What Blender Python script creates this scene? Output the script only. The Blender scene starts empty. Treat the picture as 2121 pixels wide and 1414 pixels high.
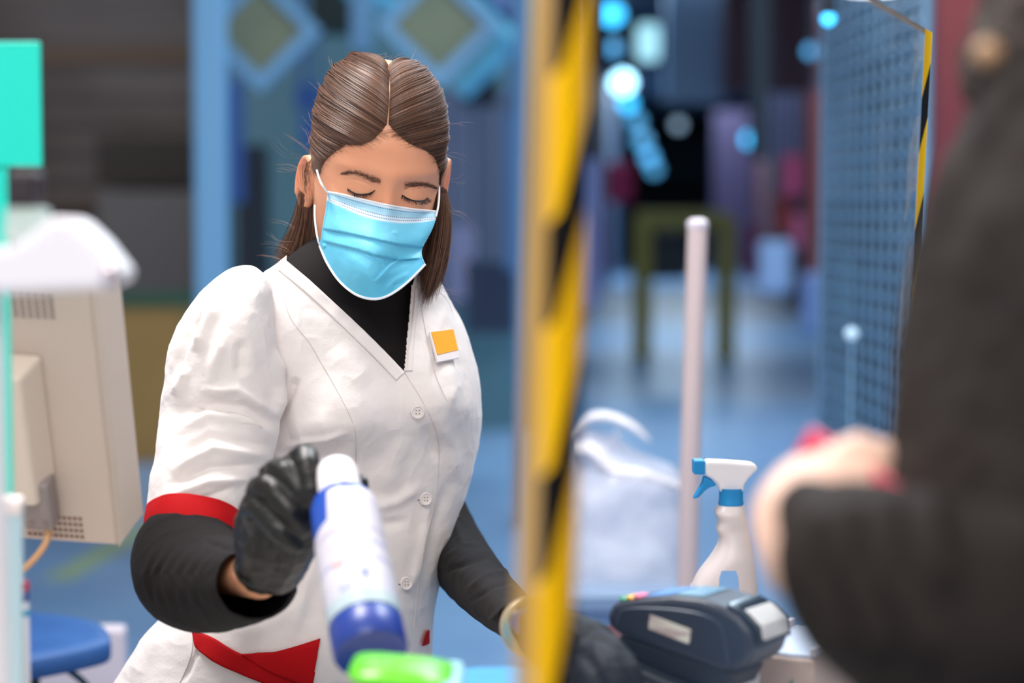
import bpy, bmesh, math, random
import numpy as np
from mathutils import Vector, Matrix
from mathutils.bvhtree import BVHTree

random.seed(7); rng = np.random.default_rng(7)
sc = bpy.context.scene
COL = sc.collection

# ------------------------------------------------------------------ camera
F = 70 / 36 * 2121
CAMZ = 1.45
PITCH = math.radians(3.84)
cam_data = bpy.data.cameras.new('camera')
cam_data.lens = 70; cam_data.sensor_width = 36
cam_data.clip_start = 0.05; cam_data.clip_end = 300
cam_data.dof.use_dof = True
cam_data.dof.focus_distance = 2.07
cam_data.dof.aperture_fstop = 2.5
cam = bpy.data.objects.new('camera', cam_data)
cam.location = (0, 0, CAMZ)
cam.rotation_euler = (math.pi / 2 - PITCH, 0, 0)
COL.objects.link(cam)
sc.camera = cam
CP, SP = math.cos(PITCH), math.sin(PITCH)
FWD = np.array([0, CP, -SP]); UPV = np.array([0, SP, CP]); RGT = np.array([1., 0, 0])

# ------------------------------------------------------------------ world, exposure
sc.view_settings.view_transform = 'Standard'
sc.view_settings.look = 'None'
sc.view_settings.gamma = 1
sc.view_settings.use_curve_mapping = False
sc.view_settings.exposure = 0.0
world = bpy.data.worlds.new('world'); sc.world = world
world.use_nodes = True
bg = world.node_tree.nodes['Background']
bg.inputs[0].default_value = (1.0, 0.955, 0.93, 1)
bg.inputs[1].default_value = 0.75

def area(name, loc, target, size, power, color=(1, 1, 1), sy=None):
    l = bpy.data.lights.new(name, 'AREA')
    l.energy = power; l.color = color; l.size = size
    if sy: l.shape = 'RECTANGLE'; l.size_y = sy
    o = bpy.data.objects.new(name, l); o.location = loc
    d = Vector(target) - Vector(loc)
    o.rotation_euler = d.to_track_quat('-Z', 'Y').to_euler()
    COL.objects.link(o); return o

area('till_ceiling_lamp', (-0.75, 2.35, 3.1), (-0.15, 2.1, 1.2), 0.9, 62, (1.0, 0.97, 0.95), 0.5)
area('aisle_ceiling_lamp', (0.75, 2.9, 3.0), (0.0, 2.15, 1.3), 0.6, 32, (0.92, 0.96, 1.0), 0.4)
area('front_fill_light', (-0.35, -0.2, 2.9), (-0.1, 2.1, 1.2), 1.2, 34, (1.0, 0.95, 0.9), 0.8)  # unseen fill light added behind the camera for the cashier's front
area('left_wall_fill', (-3.5, 10.5, 3.8), (-3.5, 13.5, 1.2), 2.5, 85, (1.0, .90, .85))  # unseen light added to brighten the brown wall at the left
for i, (y, p, s) in enumerate([(6.5, 150, 2.0), (12, 210, 3), (22, 260, 4), (40, 700, 5)]):
    area('hall_lamp', (0.6 + 0.08 * y, y, 3.85), (0.6 + 0.08 * y, y, 0), s, p, (0.70, 0.87, 1.0))

# ------------------------------------------------------------------ helpers
def W(px, py, d):
    "world point seen at photo pixel px,py at forward distance d (metres)"
    px, py, d = np.broadcast_arrays(np.asarray(px, float), np.asarray(py, float), np.asarray(d, float))
    a = (px - 1060.5) / F * d; b = (707 - py) / F * d
    return (d[..., None] * FWD + a[..., None] * RGT + b[..., None] * UPV) + np.array([0, 0, CAMZ])

def proj(P):
    P = np.asarray(P, float) - np.array([0, 0, CAMZ])
    d = P @ FWD
    return P[..., 0] / d * F + 1060.5, 707 - (P @ UPV) / d * F, d

def lin(h):
    h = h.lstrip('#'); c = [int(h[i:i + 2], 16) / 255 for i in (0, 2, 4)]
    return tuple((x / 12.92 if x <= .04045 else ((x + .055) / 1.055) ** 2.4) for x in c) + (1,)

class NT:
    def __init__(s, m): s.t = m.node_tree; s.n = s.t.nodes; s.l = s.t.links; s.b = s.n['Principled BSDF']
    def node(s, typ, **kw):
        n = s.n.new(typ)
        for k, v in kw.items():
            if k in n.inputs: n.inputs[k].default_value = v
            else: setattr(n, k, v)
        return n
    def link(s, a, b): s.l.new(a, b)

def mat(name, col, rough=.5, metal=0, bump=None, var=None, emit=None, spec=None, trans=None, sss=None, coat=None, sheen=None):
    m = bpy.data.materials.new(name); m.use_nodes = True
    t = NT(m); b = t.b
    c = lin(col) if isinstance(col, str) else tuple(col) + (1,)
    b.inputs['Base Color'].default_value = c
    b.inputs['Roughness'].default_value = rough
    b.inputs['Metallic'].default_value = metal
    if spec is not None: b.inputs['Specular IOR Level'].default_value = spec
    if trans: b.inputs['Transmission Weight'].default_value = trans
    if coat: b.inputs['Coat Weight'].default_value = coat
    if sheen: b.inputs['Sheen Weight'].default_value = sheen
    if sss:
        b.inputs['Subsurface Weight'].default_value = sss[0]
        b.inputs['Subsurface Radius'].default_value = sss[1]
        b.inputs['Subsurface Scale'].default_value = sss[2]
    if emit:
        b.inputs['Emission Color'].default_value = lin(emit[0]); b.inputs['Emission Strength'].default_value = emit[1]
    co = t.node('ShaderNodeTexCoord')
    if var:     # (scale, other colour, factor)
        n = t.node('ShaderNodeTexNoise', Scale=var[0], Detail=4.0)
        t.link(co.outputs['Object'], n.inputs['Vector'])
        r = t.node('ShaderNodeValToRGB'); r.color_ramp.elements[0].position = .35; r.color_ramp.elements[1].position = .65
        r.color_ramp.elements[0].color = c
        o = lin(var[1]); r.color_ramp.elements[1].color = tuple(c[i] * (1 - var[2]) + o[i] * var[2] for i in range(4))
        t.link(n.outputs['Fac'], r.inputs['Fac']); t.link(r.outputs['Color'], b.inputs['Base Color'])
    if bump:    # (scale, strength, distance)
        n = t.node('ShaderNodeTexNoise', Scale=bump[0], Detail=5.0)
        t.link(co.outputs['Object'], n.inputs['Vector'])
        bp = t.node('ShaderNodeBump', Strength=bump[1], Distance=bump[2])
        t.link(n.outputs['Fac'], bp.inputs['Height']); t.link(bp.outputs['Normal'], b.inputs['Normal'])
    return m

def mobj(name, V, Fc, m=None, parent=None, smooth=True, uv=None):
    me = bpy.data.meshes.new(name)
    V = np.asarray(V, float).reshape(-1, 3)
    if isinstance(Fc, np.ndarray) and Fc.ndim == 2 and len(Fc):
        k = Fc.shape[1]
        me.vertices.add(len(V)); me.vertices.foreach_set('co', V.ravel())
        me.loops.add(Fc.size); me.loops.foreach_set('vertex_index', Fc.astype(np.int32).ravel())
        me.polygons.add(len(Fc)); me.polygons.foreach_set('loop_start', np.arange(0, Fc.size, k, dtype=np.int32))
        me.update(calc_edges=True)
    else:
        me.from_pydata([tuple(v) for v in V], [], [tuple(int(i) for i in f) for f in Fc])
    me.validate()
    if uv is not None:
        uv = np.asarray(uv, float)
        l = me.uv_layers.new(name='UVMap')
        vi = np.zeros(len(me.loops), dtype=np.int32); me.loops.foreach_get('vertex_index', vi)
        l.data.foreach_set('uv', uv[vi].ravel())
    if smooth and len(me.polygons): me.polygons.foreach_set('use_smooth', np.ones(len(me.polygons), bool))
    if m: me.materials.append(m)
    o = bpy.data.objects.new(name, me); COL.objects.link(o)
    if parent is not None: adopt(o, parent)
    return o

def world_offset(p):
    v = Vector((0, 0, 0))
    while p is not None: v = v + p.location; p = p.parent
    return v

def adopt(o, parent):
    "child keeps world placement (parents are never rotated or scaled)"
    o.parent = parent
    o.location = o.location - world_offset(parent)

def root(name, loc, label, cat, group=None):
    o = bpy.data.objects.new(name, None); o.location = [float(x) for x in loc]; o.empty_display_size = .1
    COL.objects.link(o); o['label'] = label; o['category'] = cat
    if group: o['group'] = group
    return o

def tag(o, label=None, cat=None, group=None, kind=None):
    if label: o['label'] = label
    if cat: o['category'] = cat
    if group: o['group'] = group
    if kind: o['kind'] = kind
    return o

def grid_faces(nr, nc, wrap=True):
    i = np.arange(nr - 1)[:, None]; j = np.arange(nc if wrap else nc - 1)[None, :]
    a = i * nc + j; b = i * nc + (j + 1) % nc
    c = b + nc; d = a + nc
    return np.stack([a, b, c, d], -1).reshape(-1, 4)

def catmull(P, M, closed=False):
    P = np.asarray(P, float); n = len(P)
    t = np.linspace(0, n - 1, M); i = np.clip(t.astype(int), 0, n - 2); f = (t - i).reshape((-1,) + (1,) * (P.ndim - 1))
    p0 = P[np.maximum(i - 1, 0)]; p1 = P[i]; p2 = P[i + 1]; p3 = P[np.minimum(i + 2, n - 1)]
    return .5 * ((2 * p1) + (-p0 + p2) * f + (2 * p0 - 5 * p1 + 4 * p2 - p3) * f ** 2 + (-p0 + 3 * p1 - 3 * p2 + p3) * f ** 3)

def frames(P):
    P = np.asarray(P, float); n = len(P)
    T = np.gradient(P, axis=0); T /= np.linalg.norm(T, axis=1)[:, None] + 1e-12
    N = np.zeros_like(P); a = np.array([0, 0, 1.]) if abs(T[0, 2]) < .9 else np.array([1., 0, 0])
    v = np.cross(T[0], a); v /= np.linalg.norm(v)
    for k in range(n):
        v = v - T[k] * (v @ T[k]); v /= np.linalg.norm(v) + 1e-12; N[k] = v
    return T, N, np.cross(T, N)

def tube_vf(P, r, sides=8, cap=True, flat=1.0):
    P = np.asarray(P, float); n = len(P); r = np.broadcast_to(np.asarray(r, float), (n,))
    T, N, B = frames(P)
    a = np.linspace(0, 2 * math.pi, sides, endpoint=False)
    V = P[:, None] + r[:, None, None] * (np.cos(a)[None, :, None] * N[:, None] + flat * np.sin(a)[None, :, None] * B[:, None])
    V = V.reshape(-1, 3); Fc = grid_faces(n, sides).tolist()
    if cap: Fc.append(list(range(sides))[::-1]); Fc.append([(n - 1) * sides + i for i in range(sides)])
    return V, Fc

class MB:
    def __init__(s): s.V = []; s.F = []; s.n = 0
    def add(s, V, Fc):
        V = np.asarray(V, float).reshape(-1, 3)
        s.V.append(V); s.F += [[int(i) + s.n for i in f] for f in Fc]; s.n += len(V); return s
    def box(s, lo, hi, M=None):
        (a, b, c), (d, e, f) = lo, hi
        V = np.array([[a, b, c], [d, b, c], [d, e, c], [a, e, c], [a, b, f], [d, b, f], [d, e, f], [a, e, f]], float)
        if M is not None: V = M(V)
        return s.add(V, [[0, 3, 2, 1], [4, 5, 6, 7], [0, 1, 5, 4], [1, 2, 6, 5], [2, 3, 7, 6], [3, 0, 4, 7]])
    def tube(s, P, r, sides=10, flat=1.0): V, f = tube_vf(P, r, sides, True, flat); return s.add(V, f)
    def build(s, name, m, parent=None, smooth=False, bevel=0):
        o = mobj(name, np.concatenate(s.V), s.F, m, parent, smooth)
        if bevel:
            b = o.modifiers.new('bevel', 'BEVEL'); b.width = bevel; b.segments = 3; b.limit_method = 'ANGLE'
        if smooth: autosmooth(o)
        return o

def fixn(o):
    b = bmesh.new(); b.from_mesh(o.data); bmesh.ops.recalc_face_normals(b, faces=b.faces); b.to_mesh(o.data); b.free()

def autosmooth(o, deg=40):
    me = o.data
    me.polygons.foreach_set('use_smooth', np.ones(len(me.polygons), bool))
    try: me.set_sharp_from_angle(angle=math.radians(deg))
    except Exception: pass

def box(name, lo, hi, m, parent=None, bevel=0, M=None):
    return MB().box(lo, hi, M).build(name, m, parent, False, bevel)

def frameM(o, x, y, z):
    o, x, y, z = [np.asarray(v, float) for v in (o, x, y, z)]
    return lambda V: o + V[:, :1] * x + V[:, 1:2] * y + V[:, 2:3] * z

def lathe_vf(prof, axis_o, axis_d, n=48):
    d = np.asarray(axis_d, float); d /= np.linalg.norm(d)
    a = np.array([0, 0, 1.]) if abs(d[2]) < .9 else np.array([0, 1., 0])
    x = np.cross(a, d); x /= np.linalg.norm(x); y = np.cross(d, x)
    t = np.linspace(0, 2 * math.pi, n, endpoint=False)
    V = []
    for (r, h) in prof:
        V.append(np.asarray(axis_o) + d * h + r * (np.cos(t)[:, None] * x + np.sin(t)[:, None] * y))
    V = np.concatenate(V); Fc = grid_faces(len(prof), n).tolist()
    Fc.append(list(range(n))[::-1]); Fc.append([(len(prof) - 1) * n + i for i in range(n)])
    return V, Fc

def prism(name, poly, M, depth, m, parent=None, bevel=0, smooth=False):
    "poly in local x,z; extruded along local y from 0 to depth; M maps to world"
    n = len(poly)
    V = np.array([[p[0], 0, p[1]] for p in poly] + [[p[0], depth, p[1]] for p in poly], float)
    Fc = [list(range(n)), list(range(2 * n - 1, n - 1, -1))] + [[(i + 1) % n, i, i + n, (i + 1) % n + n] for i in range(n)]
    mb = MB().add(M(V), Fc); return mb.build(name, m, parent, smooth, bevel)

def capsules(chains, sides=14):
    mb = MB()
    for P, R in chains:
        P = np.asarray(P, float); R = np.asarray(R, float)
        n = max(8, 6 * len(P)); Q = catmull(P, n); q = catmull(R[:, None], n)[:, 0]
        T, _, _ = frames(Q)
        k = 5; a = np.linspace(0, math.pi / 2, k + 1)[:-1]
        h0 = [(Q[0] - T[0] * q[0] * math.cos(x), q[0] * max(math.sin(x), .05)) for x in a]
        h1 = [(Q[-1] + T[-1] * q[-1] * math.sin(x), q[-1] * max(math.cos(x), .05)) for x in np.linspace(0, math.pi / 2, k + 1)[1:]]
        PP = np.array([h[0] for h in h0] + list(Q) + [h[0] for h in h1]); RR = np.array([h[1] for h in h0] + list(q) + [h[1] for h in h1])
        mb.tube(PP, RR, sides)
    return mb

def blob(name, chains, voxel, smooth, m, parent=None, disp=None, extra=None):
    mb = capsules(chains)
    if extra: [mb.add(v, f) for v, f in extra]
    o = mb.build(name + '_tmp', m)
    r = o.modifiers.new('r', 'REMESH'); r.mode = 'VOXEL'; r.voxel_size = voxel; r.use_smooth_shade = True
    s = o.modifiers.new('s', 'SMOOTH'); s.iterations = smooth; s.factor = .5
    dg = bpy.context.evaluated_depsgraph_get(); dg.update()
    me = bpy.data.meshes.new_from_object(o.evaluated_get(dg))
    bpy.data.objects.remove(o)
    me.name = name
    o = bpy.data.objects.new(name, me); COL.objects.link(o)
    if disp is not None:
        V = np.zeros(len(me.vertices) * 3); me.vertices.foreach_get('co', V); V = V.reshape(-1, 3)
        N = np.zeros(len(me.vertices) * 3); me.vertices.foreach_get('normal', N); N = N.reshape(-1, 3)
        V = V + N * disp(V)[:, None]; me.vertices.foreach_set('co', V.ravel()); me.update()
    me.polygons.foreach_set('use_smooth', np.ones(len(me.polygons), bool))
    if parent is not None: adopt(o, parent)
    return o

_tab = rng.random((64, 64, 64)) * 2 - 1
def vnoise(P):
    P = np.asarray(P, float); i = np.floor(P).astype(int); f = P - i; f = f * f * (3 - 2 * f)
    r = 0
    for a in (0, 1):
        for b in (0, 1):
            for c in (0, 1):
                w = (f[..., 0] if a else 1 - f[..., 0]) * (f[..., 1] if b else 1 - f[..., 1]) * (f[..., 2] if c else 1 - f[..., 2])
                r = r + w * _tab[(i[..., 0] + a) % 64, (i[..., 1] + b) % 64, (i[..., 2] + c) % 64]
    return r
def fbm(P, o=3):
    r = 0; a = 1
    for k in range(o): r = r + a * vnoise(np.asarray(P) * 2 ** k + 17 * k); a *= .5
    return r

def segdist(px, py, pts):
    "distance (px) to a polyline, signed side, and 0..1 position along it"
    best = np.full(px.shape, 1e9); sg = np.zeros(px.shape); tt = np.zeros(px.shape); n = len(pts) - 1
    for k in range(n):
        (x0, y0), (x1, y1) = pts[k], pts[k + 1]; dx, dy = x1 - x0, y1 - y0; L2 = dx * dx + dy * dy
        t = np.clip(((px - x0) * dx + (py - y0) * dy) / L2, 0, 1)
        ex, ey = px - x0 - t * dx, py - y0 - t * dy; d = np.hypot(ex, ey)
        s = np.sign(dx * ey - dy * ex); m = d < best
        best = np.where(m, d, best); sg = np.where(m, s, sg); tt = np.where(m, (k + t) / n, tt)
    return best, sg, tt

def floor_y(py):
    "forward distance at which the floor is seen on pixel row py (image centre column)"
    vz = -SP + (707 - py) / F * CP
    return CAMZ / -vz * (CP + (707 - py) / F * SP)

def limb(name, rings, m, par, M=120, n=96, disp=None, cap=False, e=1.0, closed_disp=None):
    """rings: (Lx,Ly,Ld, Rx,Ry,Rd, th[, sag]) silhouettes in view and depth, th half thickness (m)"""
    R_ = catmull(np.array([r if len(r) == 8 else tuple(r) + (0,) for r in rings], float), M)
    A = W(R_[:, 0], R_[:, 1], R_[:, 2]); B_ = W(R_[:, 3], R_[:, 4], R_[:, 5]); C_ = (A + B_) / 2; E1 = (B_ - A) / 2
    T_ = np.gradient(C_, axis=0); E2 = np.cross(E1, T_); E2 /= np.linalg.norm(E2, axis=1)[:, None]
    flip = np.where(E2[:, 1] > 0, -1, 1)[:, None]; E2 = E2 * flip
    w_ = max(3, M // 14); kr = np.hanning(2 * w_ + 1); kr /= kr.sum(); E2 = np.stack([np.convolve(np.pad(E2[:, q], w_, mode='edge'), kr, 'valid') for q in range(3)], 1); E2 /= np.linalg.norm(E2, axis=1)[:, None]
                           # E2 points to the camera
    a = np.linspace(0, 2 * math.pi, n, endpoint=False); ca, sa = np.cos(a), np.sin(a)
    ca = np.sign(ca) * abs(ca) ** e; sa = np.sign(sa) * abs(sa) ** e
    V = C_[:, None] + E1[:, None] * ca[None, :, None] + E2[:, None] * (R_[:, 6][:, None] * sa[None])[..., None]
    V = V + UPV[None, None] * (-R_[:, 7] / F * R_[:, 2])[:, None, None] * np.maximum(sa, 0)[None, :, None]
    if disp is not None: V = disp(V)
    Fc = grid_faces(M, n).tolist()
    if cap: Fc += [list(range(n))[::-1], [(M - 1) * n + i for i in range(n)]]
    V = V.reshape(-1, 3)
    # outward orientation
    p = np.array(V[Fc[len(Fc) // 3]]); nn = np.cross(p[1] - p[0], p[2] - p[0]); 
    if nn @ (p[0] - C_[int(len(Fc) / 3 / n) % M]) < 0: Fc = [f[::-1] for f in Fc]
    return mobj(name, V, Fc, m, par)

def normals_of(V):
    du = np.gradient(V, axis=0); dv = np.roll(V, -1, 1) - np.roll(V, 1, 1)
    n = np.cross(du, dv); n /= np.linalg.norm(n, axis=-1)[..., None] + 1e-12
    c = V.mean(1, keepdims=True); s = np.sign(np.sum(n * (V - c), -1, keepdims=True)); return n * np.where(s == 0, 1, s)

# ================================================================== the hall
M_floor = mat('floor_tiles', '#83a5ca', .32, var=(1.2, '#7094bd', .6))
M_ceil = mat('hall_ceiling', '#50667a', .7)
M_wallL = mat('shutter_wall', '#4a403c', .6)
t = NT(M_wallL)
co = t.node('ShaderNodeTexCoord'); wv = t.node('ShaderNodeTexWave', wave_type='BANDS', bands_direction='Z', Scale=1.6)
wv.inputs['Distortion'].default_value = 0.3
t.link(co.outputs['Object'], wv.inputs['Vector'])
nz = t.node('ShaderNodeTexNoise', Scale=.55, Detail=2.0); t.link(co.outputs['Object'], nz.inputs['Vector'])
rp = t.node('ShaderNodeValToRGB'); rp.color_ramp.elements[0].color = lin('#40342e'); rp.color_ramp.elements[1].color = lin('#6b6666')
rp.color_ramp.elements[0].position = .4; rp.color_ramp.elements[1].position = .62
t.link(nz.outputs['Fac'], rp.inputs['Fac']); t.link(rp.outputs['Color'], t.b.inputs['Base Color'])
bp = t.node('ShaderNodeBump', Strength=.6, Distance=.03); t.link(wv.outputs['Fac'], bp.inputs['Height']); t.link(bp.outputs['Normal'], t.b.inputs['Normal'])

tag(box('floor', (-14, -3, -.1), (30, 120, 0), M_floor), kind='structure')
tag(box('wall_right', (14, 4.5, 0), (14.3, 120, 3.9), mat('far_wall', '#56606c', .6)), kind='structure')
tag(box('ceiling', (-14, 4.5, 3.9), (30, 120, 4.0), M_ceil), kind='structure')
xa, xb = W(-900, 430, 14)[0], W(505, 430, 14)[0]
tag(box('wall_left', (xa, 14, 0), (xb, 14.3, 3.9), M_wallL), kind='structure')
M_dark = mat('recess_shade_dark', '#231a17', .6)  # near-black tone for the shade inside the wall recess
M_brownbeam = mat('brown_beam', '#63503f', .6)
def slab(name, x0, y0, x1, y1, d, th, m, label=None, cat=None, group=None, kind=None, parent=None, bevel=0, fix=None):
    "upright slab whose front face fills the given rectangle of the view at depth d"
    a = W(x0, y1, d); b = W(x1, y0, d)
    mb = MB().box((a[0], a[1], 0 if fix == 'floor' else max(a[2], 0)), (b[0], a[1] + th, b[2]))
    if fix == 'hang':
        for x in (a[0] * .8 + b[0] * .2, a[0] * .2 + b[0] * .8): mb.box((x - .008, a[1] + th / 2 - .008, b[2]), (x + .008, a[1] + th / 2 + .008, 3.9))
    o = mb.build(name, m, parent, False, bevel)
    return tag(o, label, cat, group, kind)
tag(slab('trim_1', -400, 98, 410, 132, 13.85, .12, M_brownbeam), kind='structure')
tag(slab('trim_2', -400, 415, 410, 428, 13.85, .12, M_brownbeam), kind='structure')
slab('recess_shade', 200, 285, 520, 385, 13.4, .5, M_dark, 'dark brown slab for the shade of a recess in the shuttered wall behind the cashier', 'recess shade')  # shade of a wall recess put in as a solid dark slab

# glass-fronted shop behind the cashier
M_teal = mat('shop_back_wall', '#5a8794', .5, var=(.7, '#3b6575', .8))
tag(box('wall_back', (W(480, 430, 13)[0], 13, 0), (W(1130, 430, 13)[0], 13.2, 3.9), M_teal), kind='structure')
M_greyblue = mat('grey_blue_panel', '#4c5a72', .5)
M_darkblue = mat('dark_blue_panel', '#1d3553', .5)
M_blue = mat('blue_panel', '#24589e', .5)
M_navy = mat('navy_panel', '#14202e', .6)
M_lblue = mat('light_blue_paint', '#78b0d8', .35)
M_cyan = mat('pale_cyan_paint', '#7fd8f5', .3)
M_lilac = mat('lilac_panel', '#8d92b8', .5)
slab('blank_board', 905, 190, 1100, 640, 12.3, .3, M_greyblue, 'tall grey-blue panel right of the cashier, behind her hair', 'panel', fix='hang')
slab('display_board', 965, 540, 1088, 690, 10.5, .3, M_darkblue, 'dark blue board standing low behind the cashier', 'board', fix='hang')
slab('notice_panel', 1045, 240, 1088, 560, 10.0, .1, mat('mid_blue_panel', '#466fa0', .5), 'narrow blue panel beside the yellow and black tape', 'panel', fix='hang')
slab('hanging_board', 930, 470, 985, 620, 11.3, .1, M_lilac, 'lilac board right of the cashier neck', 'board', fix='hang')
slab('blue_banner', 470, 170, 505, 420, 11.5, .05, M_blue, 'blue banner beside the light blue post', 'banner', fix='hang')
slab('blue_sign', 612, 175, 668, 230, 11.4, .05, M_blue, 'small bright blue sign above the cashier ear, upper one', 'sign', fix='hang')
slab('blue_sign', 622, 240, 668, 310, 11.3, .05, M_blue, 'bright blue sign beside the cashier hair, lower one', 'sign', fix='hang')
slab('dark_cabinet', 490, 300, 545, 600, 11.8, .4, M_navy, 'dark cabinet between the light blue post and the cashier hair', 'cabinet', fix='floor')
slab('hanging_lamp_housing', 640, -60, 745, 62, 10.6, .4, mat('dark_green_paint', '#16302f', .5), 'dark green housing between the two diamond signs', 'housing')
slab('speaker_housing', 955, 150, 1030, 215, 10.7, .4, M_navy, 'dark box below the pale beam end right of the diamond sign', 'box', fix='hang')

# light blue posts and beams
def post(x0, x1, d, label, m=M_lblue, top=3.9, bot=0.0, name='post'):
    a = W(x0, 430, d); b = W(x1, 430, d)
    return tag(box(name, (a[0], a[1], bot), (b[0], a[1] + (b[0] - a[0]), top), m, None, .01), label, 'post')
post(402, 466, 8.0, 'light blue square post left of the cashier')
post(728, 770, 10.0, 'light blue hanger post between the two diamond signs', bot=W(0, 105, 10)[2])
post(1066, 1096, 9.0, 'blue post directly left of the yellow and black tape', mat('mid_blue_paint', '#4a7ea8', .4))
M_olive = mat('olive_sign_face', '#8a8f72', .6, var=(5, '#6e7a6c', .5))
def diamond(cx, cy, r, w, d, mf, label):
    c = W(cx, cy, d); s = d / F
    R = root('diamond_sign', (c[0], c[1], c[2]), label, 'sign')
    o = r + w
    for (sx, sz) in ((1, 1), (1, -1), (-1, -1), (-1, 1)):
        P = [(0, sz * o), (sx * o, 0), (sx * r, 0), (0, sz * r)]
        n = 4; V = []
        for y in (0, .08): V += [[c[0] + p[0] * s, c[1] + y, c[2] + p[1] * s] for p in P]
        Fc = [[0, 1, 2, 3], [7, 6, 5, 4]] + [[(i + 1) % 4, i, i + 4, (i + 1) % 4 + 4] for i in range(4)]
        MB().add(V, Fc).build('sign_frame', mf, R)
    V = []
    for y in (.03, .06): V += [[c[0] + q[0] * s, c[1] + y, c[2] + q[1] * s] for q in ((0, r), (r, 0), (0, -r), (-r, 0))]
    MB().add(V, [[0, 1, 2, 3], [7, 6, 5, 4]] + [[(i + 1) % 4, i, i + 4, (i + 1) % 4 + 4] for i in range(4)]).build('sign_face', M_olive, R)
    MB().tube([c + [0, .04, o * s * .95], [c[0], c[1] + .04, 3.9]], .01).build('hanging_rod', M_navy, R)
diamond(538, 62, 92, 36, 9.3, M_lblue, 'olive diamond sign in a pale blue frame, left of the two')
diamond(908, 52, 95, 34, 9.3, M_lblue, 'olive diamond sign in a pale blue frame, above the cashier head')
def beam(name, p, q, d, r, m, label, cat='beam'):
    MBo = MB(); a = W(*p, d); b = W(*q, d); MBo.tube([a, b], r, 4)
    return tag(MBo.build(name, m), label, cat)
beam('diagonal_beam', (930, -40), (1052, 85), 9.8, .055, M_cyan, 'bright pale cyan diagonal beam upper right of the cashier')
beam('diagonal_beam', (1085, 60), (950, 190), 10.3, .06, M_cyan, 'cyan diagonal beam crossing towards the diamond sign')
beam('diagonal_beam', (985, -45), (1080, 55), 10.6, .06, M_blue, 'deep blue diagonal beam above the bright cyan one')
beam('diagonal_beam', (715, -30), (820, 10), 10.2, .05, M_cyan, 'short cyan beam at the top edge between the diamond signs')

# floor stripes far off
M_stripe = mat('floor_stripe', '#5f96c4', .3); M_yl = mat('floor_line_yellow', '#9db08a', .4)
a = W(150, 1175, floor_y(1175)); b = W(330, 1075, floor_y(1075))
dv = (b - a) * .5
def strip(name, p, q, w, m, z=.004):
    p = np.array([p[0], p[1], z]); q = np.array([q[0], q[1], z]); d = (q - p) / np.linalg.norm(q - p); n = np.array([-d[1], d[0], 0]) * w / 2
    return mobj(name, [p - n, p + n, q + n, q - n, p - n + [0, 0, -.003], p + n + [0, 0, -.003], q + n + [0, 0, -.003], q - n + [0, 0, -.003]], [[0, 3, 2, 1], [4, 5, 6, 7], [0, 1, 5, 4], [1, 2, 6, 5], [2, 3, 7, 6], [3, 0, 4, 7]], m, None, False)
tag(strip('floor_line', a - dv * .3, b + dv, .12, M_yl), 'pale yellow-green line on the blue floor below the monitor', 'floor line')
for k, (py, th) in enumerate([(705, 1.6), (775, .9), (860, .5)]):
    y = floor_y(py); tag(box('trim_%d' % (k + 3), (-3 - y * .1, y, .001), (12, y + th, .006), M_stripe), kind='structure')

# brown counter with green top at the left
M_gold = mat('golden_brown_board', '#ad8a4c', .5, var=(1.0, '#8f6c3a', .6))
dC = floor_y(955)
a = W(195, 955, dC); b = W(378, 612, dC)
R = root('service_counter', (a[0], a[1], 0), 'golden brown counter with a green top behind the monitor', 'counter')
box('counter_body', (a[0], a[1], 0), (b[0], a[1] + .6, b[2] - .06), M_gold, R, .01)
box('counter_top', (a[0] - .02, a[1] - .02, b[2] - .06), (b[0] + .02, a[1] + .62, b[2]), mat('green_top', '#2c5b46', .5), R, .01)
slab('storage_cabinet', 205, 395, 420, 600, 13.2, .4, mat('grey_metal', '#5d5a5a', .5), 'grey metal cabinet against the shuttered wall behind the monitor', 'cabinet', fix='floor')

# ------------------------------------------------------------------ shopping street seen through the acrylic screen
M_slate = mat('slate_wall', '#4a6482', .6, var=(.6, '#33486a', .7))
M_maroon = mat('maroon_wall', '#6e3a42', .6, var=(.8, '#4a2c3c', .8))
M_teald = mat('dark_teal_wall', '#3f6d80', .6)
DX = .08
def shop_wall(name, side, px0, d0, d1, m):
    x0 = W(px0, 430, d0)[0]; x1 = x0 + (d1 - d0) * DX
    t_ = .3 * side
    V = [[x0, d0, 0], [x1, d1, 0], [x1 + t_, d1, 0], [x0 + t_, d0, 0]]; V += [[v[0], v[1], 3.9] for v in V]
    return tag(MB().add(V, [[0, 3, 2, 1], [4, 5, 6, 7], [0, 1, 5, 4], [1, 2, 6, 5], [2, 3, 7, 6], [3, 0, 4, 7]]).build(name, m), kind='structure')
shop_wall('wall_corridor_left', -1, 1040, 14, 70, M_slate)
shop_wall('wall_corridor_right', 1, 1790, 18, 70, M_maroon)
tag(box('wall_end', (-2, 70, 0), (20, 70.3, 3.9), M_teald), kind='structure')
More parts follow.
